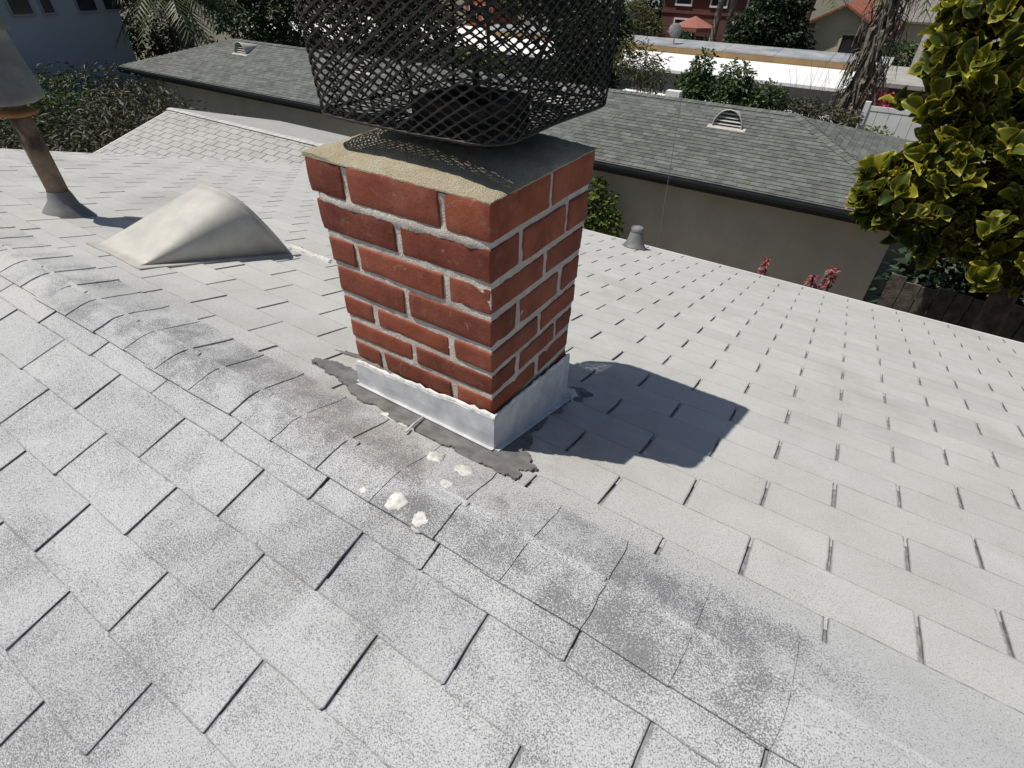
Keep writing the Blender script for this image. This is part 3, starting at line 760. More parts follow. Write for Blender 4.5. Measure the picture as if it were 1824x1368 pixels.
# ------------------------------------------------------------------ white roofed wing beyond the gable end
wing = empty('garage', (-7.7, 5.23, -4.8), 'low building with white shingled gable roof beyond the far left roof edge', 'garage')
WR = (0, 5.23, -1.46); wx0, wx1 = -10.72, -4.75; ws = 2.3
def wn_pt(x, s, h=0): return (x, WR[1] - s * CP - h * SP, WR[2] - s * SP + h * CP)
def wf_pt(x, s, h=0): return (x, WR[1] + s * CP + h * SP, WR[2] - s * SP + h * CP)
mb = MB(); mb.grid([[wn_pt(x, ws, -H) for x in (wx0, wx1)], [(x, WR[1], WR[2] - H - .002) for x in (wx0, wx1)], [wf_pt(x, ws, -H) for x in (wx0, wx1)]])
wroof = mb.build('roof', M['bare'], wing)
items = []
add_items(-1, WR, PITCH, .11, [(k, .02 + k * .1334) for k in range(1, 18)], wx0, wx1, None)
for it in items: it[0] = it[3]                # topmost courses show largest
me4 = tab_meshes(.305 - .014, .133, M['shingle2'])
place_tabs(wroof, [i[:8] for i in items], None, me4, rnd, 300, M['shingle2'], 'shingle_field', .133, slot=.014, jit=1.2)
mb = MB(); mb.grid([[wf_pt(x, 0.01, 0) for x in (wx0, wx1)], [wf_pt(x, ws, 0) for x in (wx0, wx1)]]); mb.build('far_slope', M['shingle2'], wing)
x = wx0 + .16
while x < wx1:
    o = link('ridge_cap', cap_me[int(x * 10) % 5], wroof, world=False); o.location = (x, WR[1] - .035, WR[2] + .004); o.scale = (1, 1, 1)
    o.rotation_euler = (0, 0, rnd.uniform(-.02, .02)); x += .165
mb = MB(); mb.box(wx0 + .25, wx1 - .25, WR[1] - 1.9, WR[1] + 1.9, -4.8, -2.07); mb.build('wall', M['wall'], wing)
mb = MB(); mb.box(-wx0 - .0, -wx0 + .02, 0, ws, -.15, -.004, frame(WR, -1)); mb.build('rake_trim', M['white'], wing)

# ------------------------------------------------------------------ neighbour's long hip roofed house
nb = empty('house', (-11, 13.2, -4.8), 'long beige single storey house with dark grey hip roof across the yard', 'house')
NE, NR, NZE, NZR = 10.30, 13.23, -2.50, -1.69; nx0, nx1 = -23.55, 1.83; rx0, rx1 = -20.6, -1.10; NBK = 2 * NR - NE
npit = math.atan2(NZR - NZE, NR - NE); nc_, ns_ = math.cos(npit), math.sin(npit); NS = (NR - NE) / nc_
mb = MB()
mb.quad((nx0, NE, NZE), (nx1, NE, NZE), (rx1, NR, NZR), (rx0, NR, NZR)); mb.quad((nx1, NBK, NZE), (nx0, NBK, NZE), (rx0, NR, NZR), (rx1, NR, NZR))
mb.quad((nx1, NE, NZE), (nx1, NBK, NZE), (rx1, NR, NZR)); mb.quad((nx0, NBK, NZE), (nx0, NE, NZE), (rx0, NR, NZR))
mb.v = [(a, b_, c - .014) for a, b_, c in mb.v]
nroof = mb.build('roof', M['roof_dark'], nb)
# front slope tabs (downslope is -y); origin at the ridge
items = []; EN = .1335; NO = (0, NR, NZR)
def hip_lim(s):
    f_ = s / NS; return rx0 + (nx0 - rx0) * f_, rx1 + (nx1 - rx1) * f_
for k in range(1, 24):
    s = .03 + k * EN
    if s > NS + .02: break
    a0, a1 = hip_lim(s - EN * .6); off = rnd.uniform(0, .305) if False else (k % 3) * .11
    i0 = math.floor((a0 - off) / .305); i1 = math.ceil((a1 - off) / .305)
    for i in range(i0, i1 + 1):
        ca, cb = max(off + i * .305, a0), min(off + (i + 1) * .305, a1)
        if cb - ca < .04: continue
        p = Vector(((ca + cb) / 2, NR - s * nc_, NZR - s * ns_)); sc = (p - camv).length
        if p.x < -5.2: sc += 20               # those right of the chimney show largest
        if p.x > .5: sc += 10
        items.append([sc, -1, k, s, ca, cb, NO, npit])
me5 = tab_meshes(.305 - .007, EN, M['roof_dark'], edge=False, th=.012, drop=.014)
place_tabs(nroof, items, None, me5, rnd, 300, M['roof_dark'], 'shingle_field', EN, slot=.007, jit=2.0)
# right hip face tabs, joined (far and small)
mb = MB(); run = nx1 - rx1; hp = math.atan2(NZR - NZE, run); hl_ = run / math.cos(hp)
for k in range(1, 24):
    s = k * EN
    if s > hl_: break
    f_ = s / hl_; f0 = max(0, (s - EN) / hl_); half = (NR - NE) * f0
    y = NR - half
    while y < NR + half:
        w = min(.298, NR + half - y)
        xa, xb = rx1 + run * (s / hl_), rx1 + run * max(0, (s - EN - .02) / hl_)
        za, zb = NZR - (NZR - NZE) * (s / hl_) + .004, NZR - (NZR - NZE) * max(0, (s - EN - .02) / hl_) - .006
        if w > .05: mb.quad((xa, y, za), (xa, y + w, za), (xb, y + w, zb), (xb, y, zb)); mb.quad((xa, y, za), (xa, y + w, za), (xa, y + w, za - .012), (xa, y, za - .012))
        y += .305
tag(mb.build('shingle_field', M['roof_dark'], nroof), kind='stuff')
# ridge and hip caps
def caps(a, b_, w, n, dz=.012):
    a, b_ = V3(a), V3(b_); d = (b_ - a); L = d.length; d.normalize(); sdv = d.cross(V3((0, 0, 1))).normalized(); up = sdv.cross(d)
    k = int(L / n)
    for i in range(k):
        p = a + d * (i * n); q = p + d * (n + .04); mb = MB(); rows = []
        for f_, pp in ((0, p), (1, q)):
            hh = dz * (1.4 - .9 * f_)
            rows.append([pp + sdv * w - V3((0, 0, w * .26)) + up * hh, pp + up * (hh + .006), pp - sdv * w - V3((0, 0, w * .26)) + up * hh])
        mb.grid(rows); lo = [[v - up * .012 for v in r_] for r_ in rows]; mb.grid([rows[0], lo[0]])
        mb.build('ridge_cap', M['roof_dark'], nroof)
caps((rx1, NR, NZR), (-9.4, NR, NZR), .13, .140)
caps((nx1 - .5, NE + .5 * (NR - NE) / run, NZE + .14), (rx1, NR, NZR), .13, .140)
caps((-9.4, NR, NZR), (rx0, NR, NZR), .13, .42)
# gutter with rounded front, soffit, walls
mb = MB(); gp = [(0, 0), (.0, -.10), (-.05, -.115), (-.10, -.09), (-.125, -.03), (-.125, .0), (-.112, .0), (-.112, -.028), (-.09, -.078), (-.05, -.10), (-.012, -.088)]
mb.grid([[(x_, NE + .0 + a, NZE + .006 + b_) for a, b_ in gp] for x_ in (nx0, nx1)]); mb.build('gutter', M['gutter'], nb)
mb = MB(); mb.box(nx0 + .02, nx1 - .02, NE + .02, NE + .05, NZE - .20, NZE - .03); mb.build('fascia', M['gutter'], nb)
mb = MB(); mb.box(nx0 + .05, nx1 - .05, NE + .06, NBK - .06, NZE - .14, NZE - .11); mb.build('soffit', M['wall'], nb)
mb = MB(); mb.box(nx0 + .5, nx1 - .45, NE + .55, NBK - .5, -5.4, NZE - .15); mb.build('wall', M['wall'], nb)
# louvred half round vents along the slope
def nplace(x, y, h):   # y measured down the slope from the ridge
    return (x, NR - y * nc_, NZR - y * ns_ + h)
for i, vx in enumerate((-2.28, -6.55, -13.1, -18.9)):
    o = bpy.data.objects.new('roof_vent', None); COL.objects.link(o); o.parent = nb; o.matrix_parent_inverse = WM(nb).inverted(); o.location = (vx, NR - .9 * nc_, NZR - .9 * ns_)
    dormer(o, vx, .20, .95, .10, .31, .345, nplace, M['vent_paint'], 4, seed=5, flange=.09, lean=.0, nb_=2., nf_=2., fy0=.90)
# white cap box on the ridge
mb = MB(); mb.box(-4.05, -3.72, NR + .02, NR + .22, NZR - .05, NZR + .13); mb.build('ridge_box', M['white'], nb)

# ------------------------------------------------------------------ foliage tools
LEAF = [(0, 0, 0), (-.5, .45, .10), (0, .5, -.02), (.5, .45, .10), (0, 1, -.06)]
LF = [(0, 2, 1), (0, 3, 2), (1, 2, 4), (2, 3, 4)]
def leaves_mesh(name, pts, nrm, size, aspect, mat, seed, droop=.3):
    r = np.random.default_rng(seed); n = len(pts)
    sz = size * r.uniform(.6, 1.35, n)
    d = r.normal(size=(n, 3)); d[:, 2] = d[:, 2] * .5 - droop; d += nrm * .7; d /= np.linalg.norm(d, axis=1)[:, None]
    up = nrm * .6 + np.array([0, 0, .8]) + r.normal(size=(n, 3)) * .55
    sdv = np.cross(d, up); sdv /= np.linalg.norm(sdv, axis=1)[:, None] + 1e-9; up = np.cross(sdv, d)
    L = np.array(LEAF)
    V = pts[:, None, :] + sz[:, None, None] * (L[None, :, 0:1] * aspect * sdv[:, None, :] + L[None, :, 1:2] * d[:, None, :] + L[None, :, 2:3] * up[:, None, :] * 1.3)
    F = (np.array(LF)[None] + (np.arange(n) * 5)[:, None, None]).reshape(-1, 3)
    me = bpy.data.meshes.new(name); me.vertices.add(n * 5); me.vertices.foreach_set('co', V.reshape(-1).astype(np.float32))
    me.loops.add(len(F) * 3); me.loops.foreach_set('vertex_index', F.reshape(-1).astype(np.int32))
    me.polygons.add(len(F)); me.polygons.foreach_set('loop_start', np.arange(0, len(F) * 3, 3, dtype=np.int32))
    me.update(calc_edges=True); me.validate(); me.materials.append(mat); return me
def blob_points(blobs, n, seed, shell=.55, clump=0):
    r = np.random.default_rng(seed); vol = np.array([b[3] * b[4] * b[5] for b in blobs]) ** .75; cnt = (vol / vol.sum() * n).astype(int) + 1
    P, Nn = [], []
    for b_, c in zip(blobs, cnt):
        d = r.normal(size=(c, 3)); d /= np.linalg.norm(d, axis=1)[:, None]
        rad = shell + (1 - shell) * r.uniform(0, 1, c) ** .5
        # lumpy outline
        k = np.array([nz(x * 2.3 + b_[0], y * 2.3 + b_[1], z * 2.3 + seed) + .55 * nz(x * 5.5 + b_[0], y * 5.5, z * 5.5 + seed) for x, y, z in d]); rad = rad * (1 + .38 * k)
        P.append(np.array(b_[:3]) + d * rad[:, None] * np.array(b_[3:6])); Nn.append(d)
    return np.concatenate(P), np.concatenate(Nn)
def plant(name, label, cat, base, blobs, n, size, aspect, mat, seed, group=None, trunk=None, droop=.3, shell=.55, stems=3, bark='bark'):
    root = empty(name, base, label, cat, group); r = random.Random(seed)
    P, Nn = blob_points(blobs, n, seed, shell)
    o = link('foliage', leaves_mesh('foliage', P, Nn, size, aspect, M[mat], seed, droop), root); tag(o, kind='stuff')
    mb = MB(); tr = trunk or .06
    for b_ in blobs[:6]:
        p1 = V3(b_[:3]); p0 = V3(base); mid = p0.lerp(p1, .5) + V3((r.uniform(-.15, .15), r.uniform(-.15, .15), .15)) * (p1 - p0).length * .3
        mb.tube([p0, mid, p1], [tr, tr * .7, tr * .3], 7)
    mb.build('trunk', M[bark], root, smooth=True)
    return root
def frond(mb, base, dirv, L, droop, nl=16, wl=.32, seed=0, fold=.35):
    r = random.Random(seed); base = V3(base); d = V3(dirv).normalized(); pts = []
    for i in range(nl + 1):
        f_ = i / nl; pts.append(base + d * L * f_ + V3((0, 0, -droop * L * f_ * f_)))
    for i in range(1, nl + 1):
        p = pts[i]; t_ = (pts[i] - pts[i - 1]).normalized(); s_ = t_.cross(V3((0, 0, 1))).normalized()
        wl_ = wl * L * (1 - abs(i / nl - .45) * 1.1) * r.uniform(.8, 1.1)
        for q in (-1, 1):
            tip = p + s_ * q * wl_ + t_ * wl_ * .8 + V3((0, 0, -fold * wl_ * r.uniform(.6, 1.6))); wd = t_ * L * .022
            mb.quad(p - wd, p + wd, tip)
    mb.tube(pts, [.02 * L / 2 * (1 - .8 * i / nl) + .004 for i in range(nl + 1)], 4, cap=False)
def palm(label, base, top, r0, r1, nf, L, seed, group=None, skirt=0, leafm='palm_leaf'):
    root = empty('palm_tree', base, label, 'palm', group); r = random.Random(seed); a, b_ = V3(base), V3(top); pts, rad = [], []
    for i in range(15):
        f_ = i / 14; pts.append(a.lerp(b_, f_) + V3((.08 * math.sin(f_ * 4 + seed), .05 * math.sin(f_ * 3), 0))); rad.append((r0 + (r1 - r0) * f_) * (1 + .07 * (i % 2)))
    MB().tube(pts, rad, 12).build('trunk', M['palm_bark'], root, smooth=False)
    mb = MB()
    for i in range(nf):
        an = 2 * math.pi * i / nf * 2.4 + r.uniform(-.2, .2); e = r.uniform(-.3, .95)
        frond(mb, b_, (math.cos(an) * math.cos(e), math.sin(an) * math.cos(e), math.sin(e)), L * r.uniform(.8, 1.1), .35 + .3 * (1 - e), seed=seed * 50 + i)
    tag(mb.build('fronds', M[leafm], root), kind='stuff')
    if skirt:
        mb = MB()
        for i in range(skirt):
            f_ = r.uniform(.30, 1) ; an = r.uniform(0, 2 * math.pi); p = a.lerp(b_, f_); q = V3((math.cos(an), math.sin(an), 0))
            p0 = p + q * r1 * .9; p1 = p0 + q * r.uniform(.12, .45) + V3((r.uniform(-.1, .1), 0, -.15)); p2 = p1 + V3((r.uniform(-.2, .2), r.uniform(-.2, .2), -r.uniform(.3, .9)))
            w = q.cross(V3((0, 0, 1))) * r.uniform(.012, .05)
            mb.quad(p0 - w, p0 + w, p1 + w, p1 - w); mb.quad(p1 - w, p1 + w, p2 + w * .3, p2 - w * .3)
        tag(mb.build('dead_fronds', M['dead'], root), kind='stuff')
    return root

# ------------------------------------------------------------------ big leaved tree at the right
def lettuce_leaf(seed, k=1.0):
    """broad cupped leaf with a wavy rim; returns verts, faces, edge weights (length 1 along +y)"""
    r = random.Random(seed); V, F, E = [], [], []; nu, nv_ = 9, 8; ph = r.uniform(0, 6)
    for j in range(nv_):
        f_ = j / (nv_ - 1); wid = .42 * math.sin(math.pi * (.03 + .955 * f_) ** .9) ** .62 + .005
        for i in range(nu):
            u = i / (nu - 1) * 2 - 1; e = max(abs(u), 1 - (1 - f_) / .30 if f_ > .80 else 0)
            wav = .06 * math.sin(f_ * 8 + ph + u * 2) * abs(u) ** 2 + .045 * math.sin(f_ * 13 + ph * 2 + u) * u * u
            V.append((u * wid * (1 - .12 * u * u), f_, .30 * u * u * k * math.sin(math.pi * f_) + wav - .32 * (f_ - .35) ** 2 * k)); E.append(max(0, (e - .55) / .45) ** 2.2)
    for j in range(nv_ - 1):
        for i in range(nu - 1):
            a = j * nu + i; F.append((a, a + 1, a + nu + 1, a + nu))
    return V, F, E
def leaf_mesh_obj(V, F, E, name):
    me = bpy.data.meshes.new(name); me.from_pydata(V, [], F); at = me.attributes.new('edge', 'FLOAT', 'POINT'); at.data.foreach_set('value', E)
    me.materials.append(M['leaf_lettuce']); me.polygons.foreach_set('use_smooth', [True] * len(me.polygons)); return me
LV = [lettuce_leaf(k, .6 + .25 * (k % 4)) for k in range(6)]
tbase = (2.3, 6.6, -4.8)
tree = empty('tree', tbase, 'tree with big wavy yellow edged green leaves at the right edge', 'tree')
TB = [(1.05, 6.35, -.85, .52, .55, .50), (1.55, 6.5, -.35, .75, .75, .65), (2.1, 6.5, -1.0, .85, .8, .65), (1.45, 6.6, .45, .85, .8, .7), (2.3, 6.8, .3, 1.0, .9, .9),
      (1.35, 6.3, -1.15, .60, .55, .42), (.92, 6.3, -1.0, .42, .45, .42), (1.9, 6.1, -1.2, .75, .55, .45), (2.8, 6.6, -.7, .9, .9, .8), (1.6, 6.9, 1.2, .9, .9, .8), (2.5, 6.8, 1.3, 1, .9, .9), (2.6, 6.0, -1.25, .7, .55, .45),
      (1.0, 6.5, .35, .5, .5, .5), (.98, 6.6, .95, .5, .6, .5), (1.05, 6.45, -.2, .42, .45, .42), (1.3, 6.6, .75, .6, .6, .5), (1.75, 6.3, -.8, .6, .5, .4), (1.9, 6.2, .1, .6, .5, .5)]
rnp = np.random.default_rng(12); clusters = []
for b_ in TB:
    for q in range(int(50 * (b_[3] * b_[4] * b_[5]) ** .5) + 6):
        d = rnp.normal(size=3); d /= np.linalg.norm(d); rad = .78 + .25 * rnp.uniform() + .25 * nz(d[0] * 2 + b_[0], d[1] * 2, d[2] * 2)
        clusters.append((np.array(b_[:3]) + d * rad * np.array(b_[3:6]), d))
    for q in range(22):
        d = rnp.normal(size=3); d /= np.linalg.norm(d); clusters.append((np.array(b_[:3]) + d * rnp.uniform(.35, .7) * np.array(b_[3:6]), d))
allv, allf, alle = [], [], []; singles = []; leafs = []
for c, d in clusters:
    ax = V3(d) * .7 + V3((0, 0, .65)); ax.normalize(); nL = rnp.integers(5, 9)
    for q in range(nL):
        a = 2 * math.pi * q / nL * 1.0 + rnp.uniform(-.35, .35); tilt = rnp.uniform(.35, 1.15)
        s1 = ax.orthogonal().normalized(); s1 = Matrix.Rotation(a, 3, ax) @ s1
        yd = (ax * math.cos(tilt) + s1 * math.sin(tilt)).normalized(); zd = (ax - yd * ax.dot(yd)).normalized(); xd = yd.cross(zd)
        sc = rnp.uniform(.10, .205); p = V3(c) + V3(rnp.normal(size=3) * .035)
        Mx = Matrix(((xd.x, yd.x, zd.x, p.x), (xd.y, yd.y, zd.y, p.y), (xd.z, yd.z, zd.z, p.z), (0, 0, 0, 1))) @ Matrix.Diagonal((sc, sc, sc, 1))
        leafs.append(((p - camv).length, Mx, rnp.integers(0, 6)))
leafs.sort(key=lambda q: q[0])
lme = [leaf_mesh_obj(*L, 'leaf') for L in LV]; pinv = WM(tree).inverted()
nl_ = 0
for dist, Mx, k in leafs:
    p = Mx.translation; dv = (p - camv); inview = dv.normalized().dot(fwd) > .60 and p.z < .65
    if nl_ < 300 and inview:
        o = bpy.data.objects.new('leaf', lme[k]); COL.objects.link(o); o.parent = tree; o.matrix_parent_inverse = pinv; o.matrix_basis = Mx; nl_ += 1
    else:
        V, F, E = LV[k]; n = len(allv); allv += [tuple(Mx @ V3(v)) for v in V]; allf += [tuple(n + i for i in f) for f in F]; alle += E
o = link('foliage', leaf_mesh_obj(allv, allf, alle, 'foliage'), tree); tag(o, kind='stuff')
mb = MB(); mb.tube([tbase, (2.35, 6.6, -3), (2.2, 6.6, -1.4), (2.1, 6.6, 0), (2.2, 6.7, 1.2)], [.16, .14, .11, .08, .04], 10); mb.build('trunk', M['bark'], tree, smooth=True)
mb = MB()
for b_ in TB: mb.tube([(2.2, 6.6, -1.9), V3((2.2, 6.6, -1.6)).lerp(V3(b_[:3]), .6) + V3((0, 0, -.1)), b_[:3]], [.05, .035, .012], 6)
mb.build('branches', M['bark'], tree, smooth=True)

# ------------------------------------------------------------------ weathered fence, props and aloes between the houses
fence = empty('wood_fence', (2.6, 7.4, -4.8), 'dark weathered board fence in the shade under the big leaved tree', 'fence')
for i in range(19):
    x = 1.30 + i * .185; tp = -2.30 - .02 * (i % 3) + rnd.uniform(-.03, .03)
    mb = MB(); mb.box(x, x + .172, 7.45 + rnd.uniform(-.006, .006), 7.475, -4.8, tp); mb.build('board', M['wood'], fence)
for z in (-3.0, -4.2):
    mb = MB(); mb.box(1.28, 4.9, 7.48, 7.53, z, z + .09); mb.build('rail', M['wood'], fence)
plant('added_hedge', 'dark foliage added to fill the deep shade behind the dark weathered fence', 'added_hedge', (3.2, 8.6, -4.8), [(1.95, 8.5, -2.6, .55, .5, .8), (2.8, 8.6, -2.4, .8, .6, .9), (3.9, 8.6, -2.3, .9, .6, 1.0), (2.3, 8.5, -3.6, .9, .5, .8)], 3500, .2, .5, 'leaf_dark', 48, trunk=.06)  # dark planting added to fill the deep shade behind the fence
post = empty('timber_post', (2.2, 6.1, -4.8), 'grey timber post leaning beside the dark fence', 'post')
mb = MB(); A, B_ = V3((2.02, 6.35, -4.8)), V3((2.36, 6.9, -1.85)); d = (B_ - A).normalized(); s1 = d.cross(V3((0, 1, 0))).normalized(); s2 = s1.cross(d)
mb.grid([[A + s1 * .075 + s2 * .05, A - s1 * .075 + s2 * .05, A - s1 * .075 - s2 * .05, A + s1 * .075 - s2 * .05], [B_ + s1 * .07 + s2 * .05, B_ - s1 * .07 + s2 * .05, B_ - s1 * .07 - s2 * .05, B_ + s1 * .07 - s2 * .05]], closed=True)
mb.f += [(0, 1, 2, 3), (4, 5, 6, 7)]; mb.build('beam', M['wood_grey'], post)
def aloe(label, x, y, ztop, zlow, seed, n=90):
    root = empty('aloe', (x, y, -4.8), label, 'aloe'); r = random.Random(seed)
    MB().tube([(x, y, -4.8), (x + .02, y, zlow), (x, y, ztop)], [.014, .011, .004], 6).build('flower_stalk', M['leaf_mid'], root)
    P, Nn = [], []
    for i in range(n):
        f_ = r.uniform(0, 1); a = r.uniform(0, 6.28); rr = .07 * (1 - f_ * .75); P.append((x + math.cos(a) * rr * .5, y + math.sin(a) * rr * .5, zlow + (ztop - zlow) * f_)); Nn.append((math.cos(a), math.sin(a), -.1))
    o = link('flowers', leaves_mesh('flowers', np.array(P), np.array(Nn), .045, .4, M['aloe_flower'], seed, .2), root); tag(o, kind='stuff')
    mb = MB()
    for i in range(16):
        a = i * 2.4; L = r.uniform(.3, .5); q = V3((math.cos(a), math.sin(a), 0)); b0 = V3((x, y, -4.7)); s_ = q.cross(V3((0, 0, 1)))
        mb.grid([[b0 + s_ * .04, b0 - s_ * .04], [b0 + q * L * .5 + s_ * .03 + V3((0, 0, L * .6)), b0 + q * L * .5 - s_ * .03 + V3((0, 0, L * .6))], [b0 + q * L + V3((0, 0, L * .8)), b0 + q * L + V3((0, 0, L * .8))]])
    mb.build('rosette', M['leaf_mid'], root)
aloe('pink aloe flower spike standing alone above the roof edge', .065, 4.6, -1.27, -1.56, 1)
aloe('shorter pink aloe flower spike left of the grey stump', .475, 4.6, -1.32, -1.50, 2, 60)
aloe('taller pink aloe flower spike right of the grey stump', .60, 4.6, -1.21, -1.47, 3)
st = empty('stump', (.54, 4.65, -4.8), 'split grey wooden stake top between two pink aloe spikes', 'stake')
MB().tube([(.54, 4.68, -4.8), (.54, 4.68, -1.6), (.565, 4.68, -1.30)], [.05, .045, .02], 6).build('stake', M['wood_grey'], st)
plant('shrub', 'small green shrub against the beige wall just right of the chimney', 'shrub', (-4.1, 10.2, -4.8), [(-4.15, 10.2, -3.5, .45, .35, .5), (-4.3, 10.2, -3.15, .3, .3, .35), (-3.9, 10.2, -3.8, .4, .35, .4)], 900, .13, .6, 'leaf_lime', 5)

# ------------------------------------------------------------------ planting behind the neighbour's ridge
def sh(px_, pz_, y=15.5, Y=17.6):
    k = (Y - camv.y) / (y - camv.y); return (camv.x + (px_ - camv.x) * k, Y, camv.z + (pz_ - camv.z) * k)
def shrub(label, spots, n, size, mat, seed, asp=.5, shell=.4, droop=.2):
    B = []
    for (x_, z_, rx_, rz_) in spots:
        c = sh(x_, z_); B.append((*c, rx_, rx_, rz_))
    return plant('shrub', label, 'shrub', (B[0][0], B[0][1], -4.8), B, n, size, asp, M and mat, seed, group='shrubs behind the grey ridge', shell=shell, droop=droop, trunk=.04)
shrub('tall green shrub behind the grey ridge left of the arched vent', [(-4.05, -1.75, .55, .55), (-3.95, -1.35, .34, .45), (-4.3, -2.1, .5, .5), (-3.7, -1.95, .4, .5)], 2600, .13, 'leaf_mid', 21)
shrub('bright round topped shrub behind the ridge above the arched vent', [(-3.05, -1.55, .50, .48), (-3.15, -1.95, .55, .5), (-2.8, -1.9, .4, .45)], 2300, .13, 'leaf_mid', 22)
shrub('lower green shrub behind the ridge right of the arched vent', [(-2.25, -1.85, .42, .40), (-1.95, -1.9, .34, .36), (-2.55, -2.0, .4, .4)], 1700, .12, 'leaf_mid', 23)
shrub('low dusty shrub spreading over the hip end of the grey roof', [(-1.15, -1.95, .42, .24), (-.75, -2.05, .5, .25), (-.3, -2.1, .4, .26), (-1.5, -2.0, .3, .25)], 1700, .10, 'leaf_dry', 24)
plant('bamboo', 'sparse olive bamboo clump beside the dark bush', 'bamboo', (-6.0, 18.0, -4.8), [(*sh(-5.7, -1.45, Y=18), .55, .4, .7), (*sh(-5.2, -1.7, Y=18), .45, .4, .7), (*sh(-6.1, -1.3, Y=18), .4, .4, .6)], 1500, .17, .16, 'leaf_olive', 25, shell=.15, droop=.5, trunk=.015)
plant('bush', 'big dense dark bush seen through the right of the chimney cage', 'bush', (-9.1, 18.9, -4.8), [(-8.95, 19, -1.6, 1.25, 1.1, 1.15), (-9.2, 19, -2.5, 1.35, 1.1, 1.0), (-8.3, 19, -1.1, .8, .8, .8), (-9.5, 19, -1.0, .7, .8, .7)], 7000, .20, .45, 'leaf_dark', 26, shell=.5)
# bare twigs rising in front of the flat building
tw = empty('bare_twigs', (-1.6, 17.7, -4.8), 'thin leafless twigs rising in front of the white flat roof', 'twigs'); mb = MB(); r = random.Random(8)
for i in range(16):
    x_ = -2.2 + r.uniform(0, 1.6); p = [V3((x_, 17.7, -3.2))]; d = V3((r.uniform(-.3, .5), 0, 1))
    for q in range(5): p.append(p[-1] + (d + V3((r.uniform(-.25, .25), r.uniform(-.2, .2), 0))) * r.uniform(.25, .45))
    mb.tube(p, [.009, .008, .007, .006, .004, .003], 4)
tag(mb.build('twig', M['bark'], tw), kind='stuff')

# ------------------------------------------------------------------ white vinyl fence at the right
wf = empty('vinyl_fence', (1, 18, -4.8), 'white vinyl privacy fence panel left of the big leaved tree', 'fence')
for i in range(12):
    mb = MB(); mb.box(-.02 + i * .29, .26 + i * .29, 18.0, 18.03, -4.8, -2.25); mb.build('board', M['white'], wf)
for i in range(3):
    mb = MB(); mb.box(-.10 + i * 1.75, .03 + i * 1.75, 17.96, 18.08, -4.8, -2.05); mb.build('post', M['white'], wf)
mb = MB(); mb.box(.03, 1.65, 17.99, 18.04, -2.25, -2.14); mb.build('rail', M['white'], wf)
mb = MB(); mb.box(1.78, 3.4, 17.99, 18.04, -2.25, -2.14); mb.build('rail', M['white'], wf)

# ------------------------------------------------------------------ flat roofed building behind
fb = empty('flat_building', (-8, 28, -5.5), 'long tan building with white flat roof and grey metal coping', 'building')
mb = MB(); mb.box(-22, -1.25, 26.2, 31.2, -5.5, -3.12); mb.build('wall', M['concrete'], fb)
mb = MB(); mb.box(-22.1, -1.15, 26.0, 31.19, -3.115, -3.0); mb.build('roof', M['white_roof'], fb)
mb = MB(); mb.box(-22, -.35, 31.2, 32.9, -5.5, -2.74); mb.build('rear_wall', M['tan'], fb)
for i in range(9):
    x_ = -22.1 + i * 2.44; mb = MB()
    mb.grid([[(x_, 31.1, -2.72), (x_ + 2.42, 31.1, -2.72)], [(x_, 31.1, -2.655), (x_ + 2.42, 31.1, -2.655)], [(x_, 33.0, -2.50 - .04), (x_ + 2.42, 33.0, -2.54)], [(x_, 33.0, -2.9), (x_ + 2.42, 33.0, -2.9)]]); mb.build('coping', M['grey_metal'], fb)
mb = MB(); mb.box(-.95, -.85, 31.10, 31.19, -5.4, -2.75); mb.build('downpipe', M['wood'], fb)
for i in range(5):
    mb = MB(); mb.box(-20 + i * 4.1, -18.3 + i * 4.1, 26.14, 26.2, -4.6, -3.6); mb.build('window', M['glass'], fb)
low = empty('patio_cover', (-4.5, 22.5, -5), 'low white patio roof glimpsed between the shrubs', 'patio cover')
mb = MB(); mb.box(-9.5, -1.0, 20.6, 24.2, -3.72, -3.62); mb.build('roof', M['white_roof'], low)
for x_ in (-9.3, -5.2, -1.2):
    mb = MB(); mb.box(x_ - .06, x_ + .06, 20.7, 20.82, -4.9, -3.72); mb.build('post', M['white'], low)
# satellite dish on the coping
dish = empty('satellite_dish', (-10.2, 31.6, -2.6), 'round grey satellite dish on the flat building parapet', 'satellite dish')
mb = MB(); rows = []
for j in range(6):
    f_ = j / 5; rows.append([V3((-10.2, 31.5, -2.05)) + Matrix.Rotation(R(35), 3, 'Z') @ (Matrix.Rotation(R(-25), 3, 'X') @ V3((math.cos(a / 20 * 6.283) * .34 * f_, .10 * f_ * f_ - .1, math.sin(a / 20 * 6.283) * .34 * f_))) for a in range(20)])
mb.grid(rows, closed=True); o = mb.build('reflector', M['dull'], dish, smooth=True); o.modifiers.new('t', 'SOLIDIFY').thickness = .02
MB().tube([(-10.25, 31.7, -2.66), (-10.22, 31.65, -2.1)], .035, 8).build('mast', M['galv'], dish)
MB().tube([(-10.2, 31.55, -2.25), (-10.5, 31.1, -2.05)], .015, 6).build('arm', M['galv'], dish)

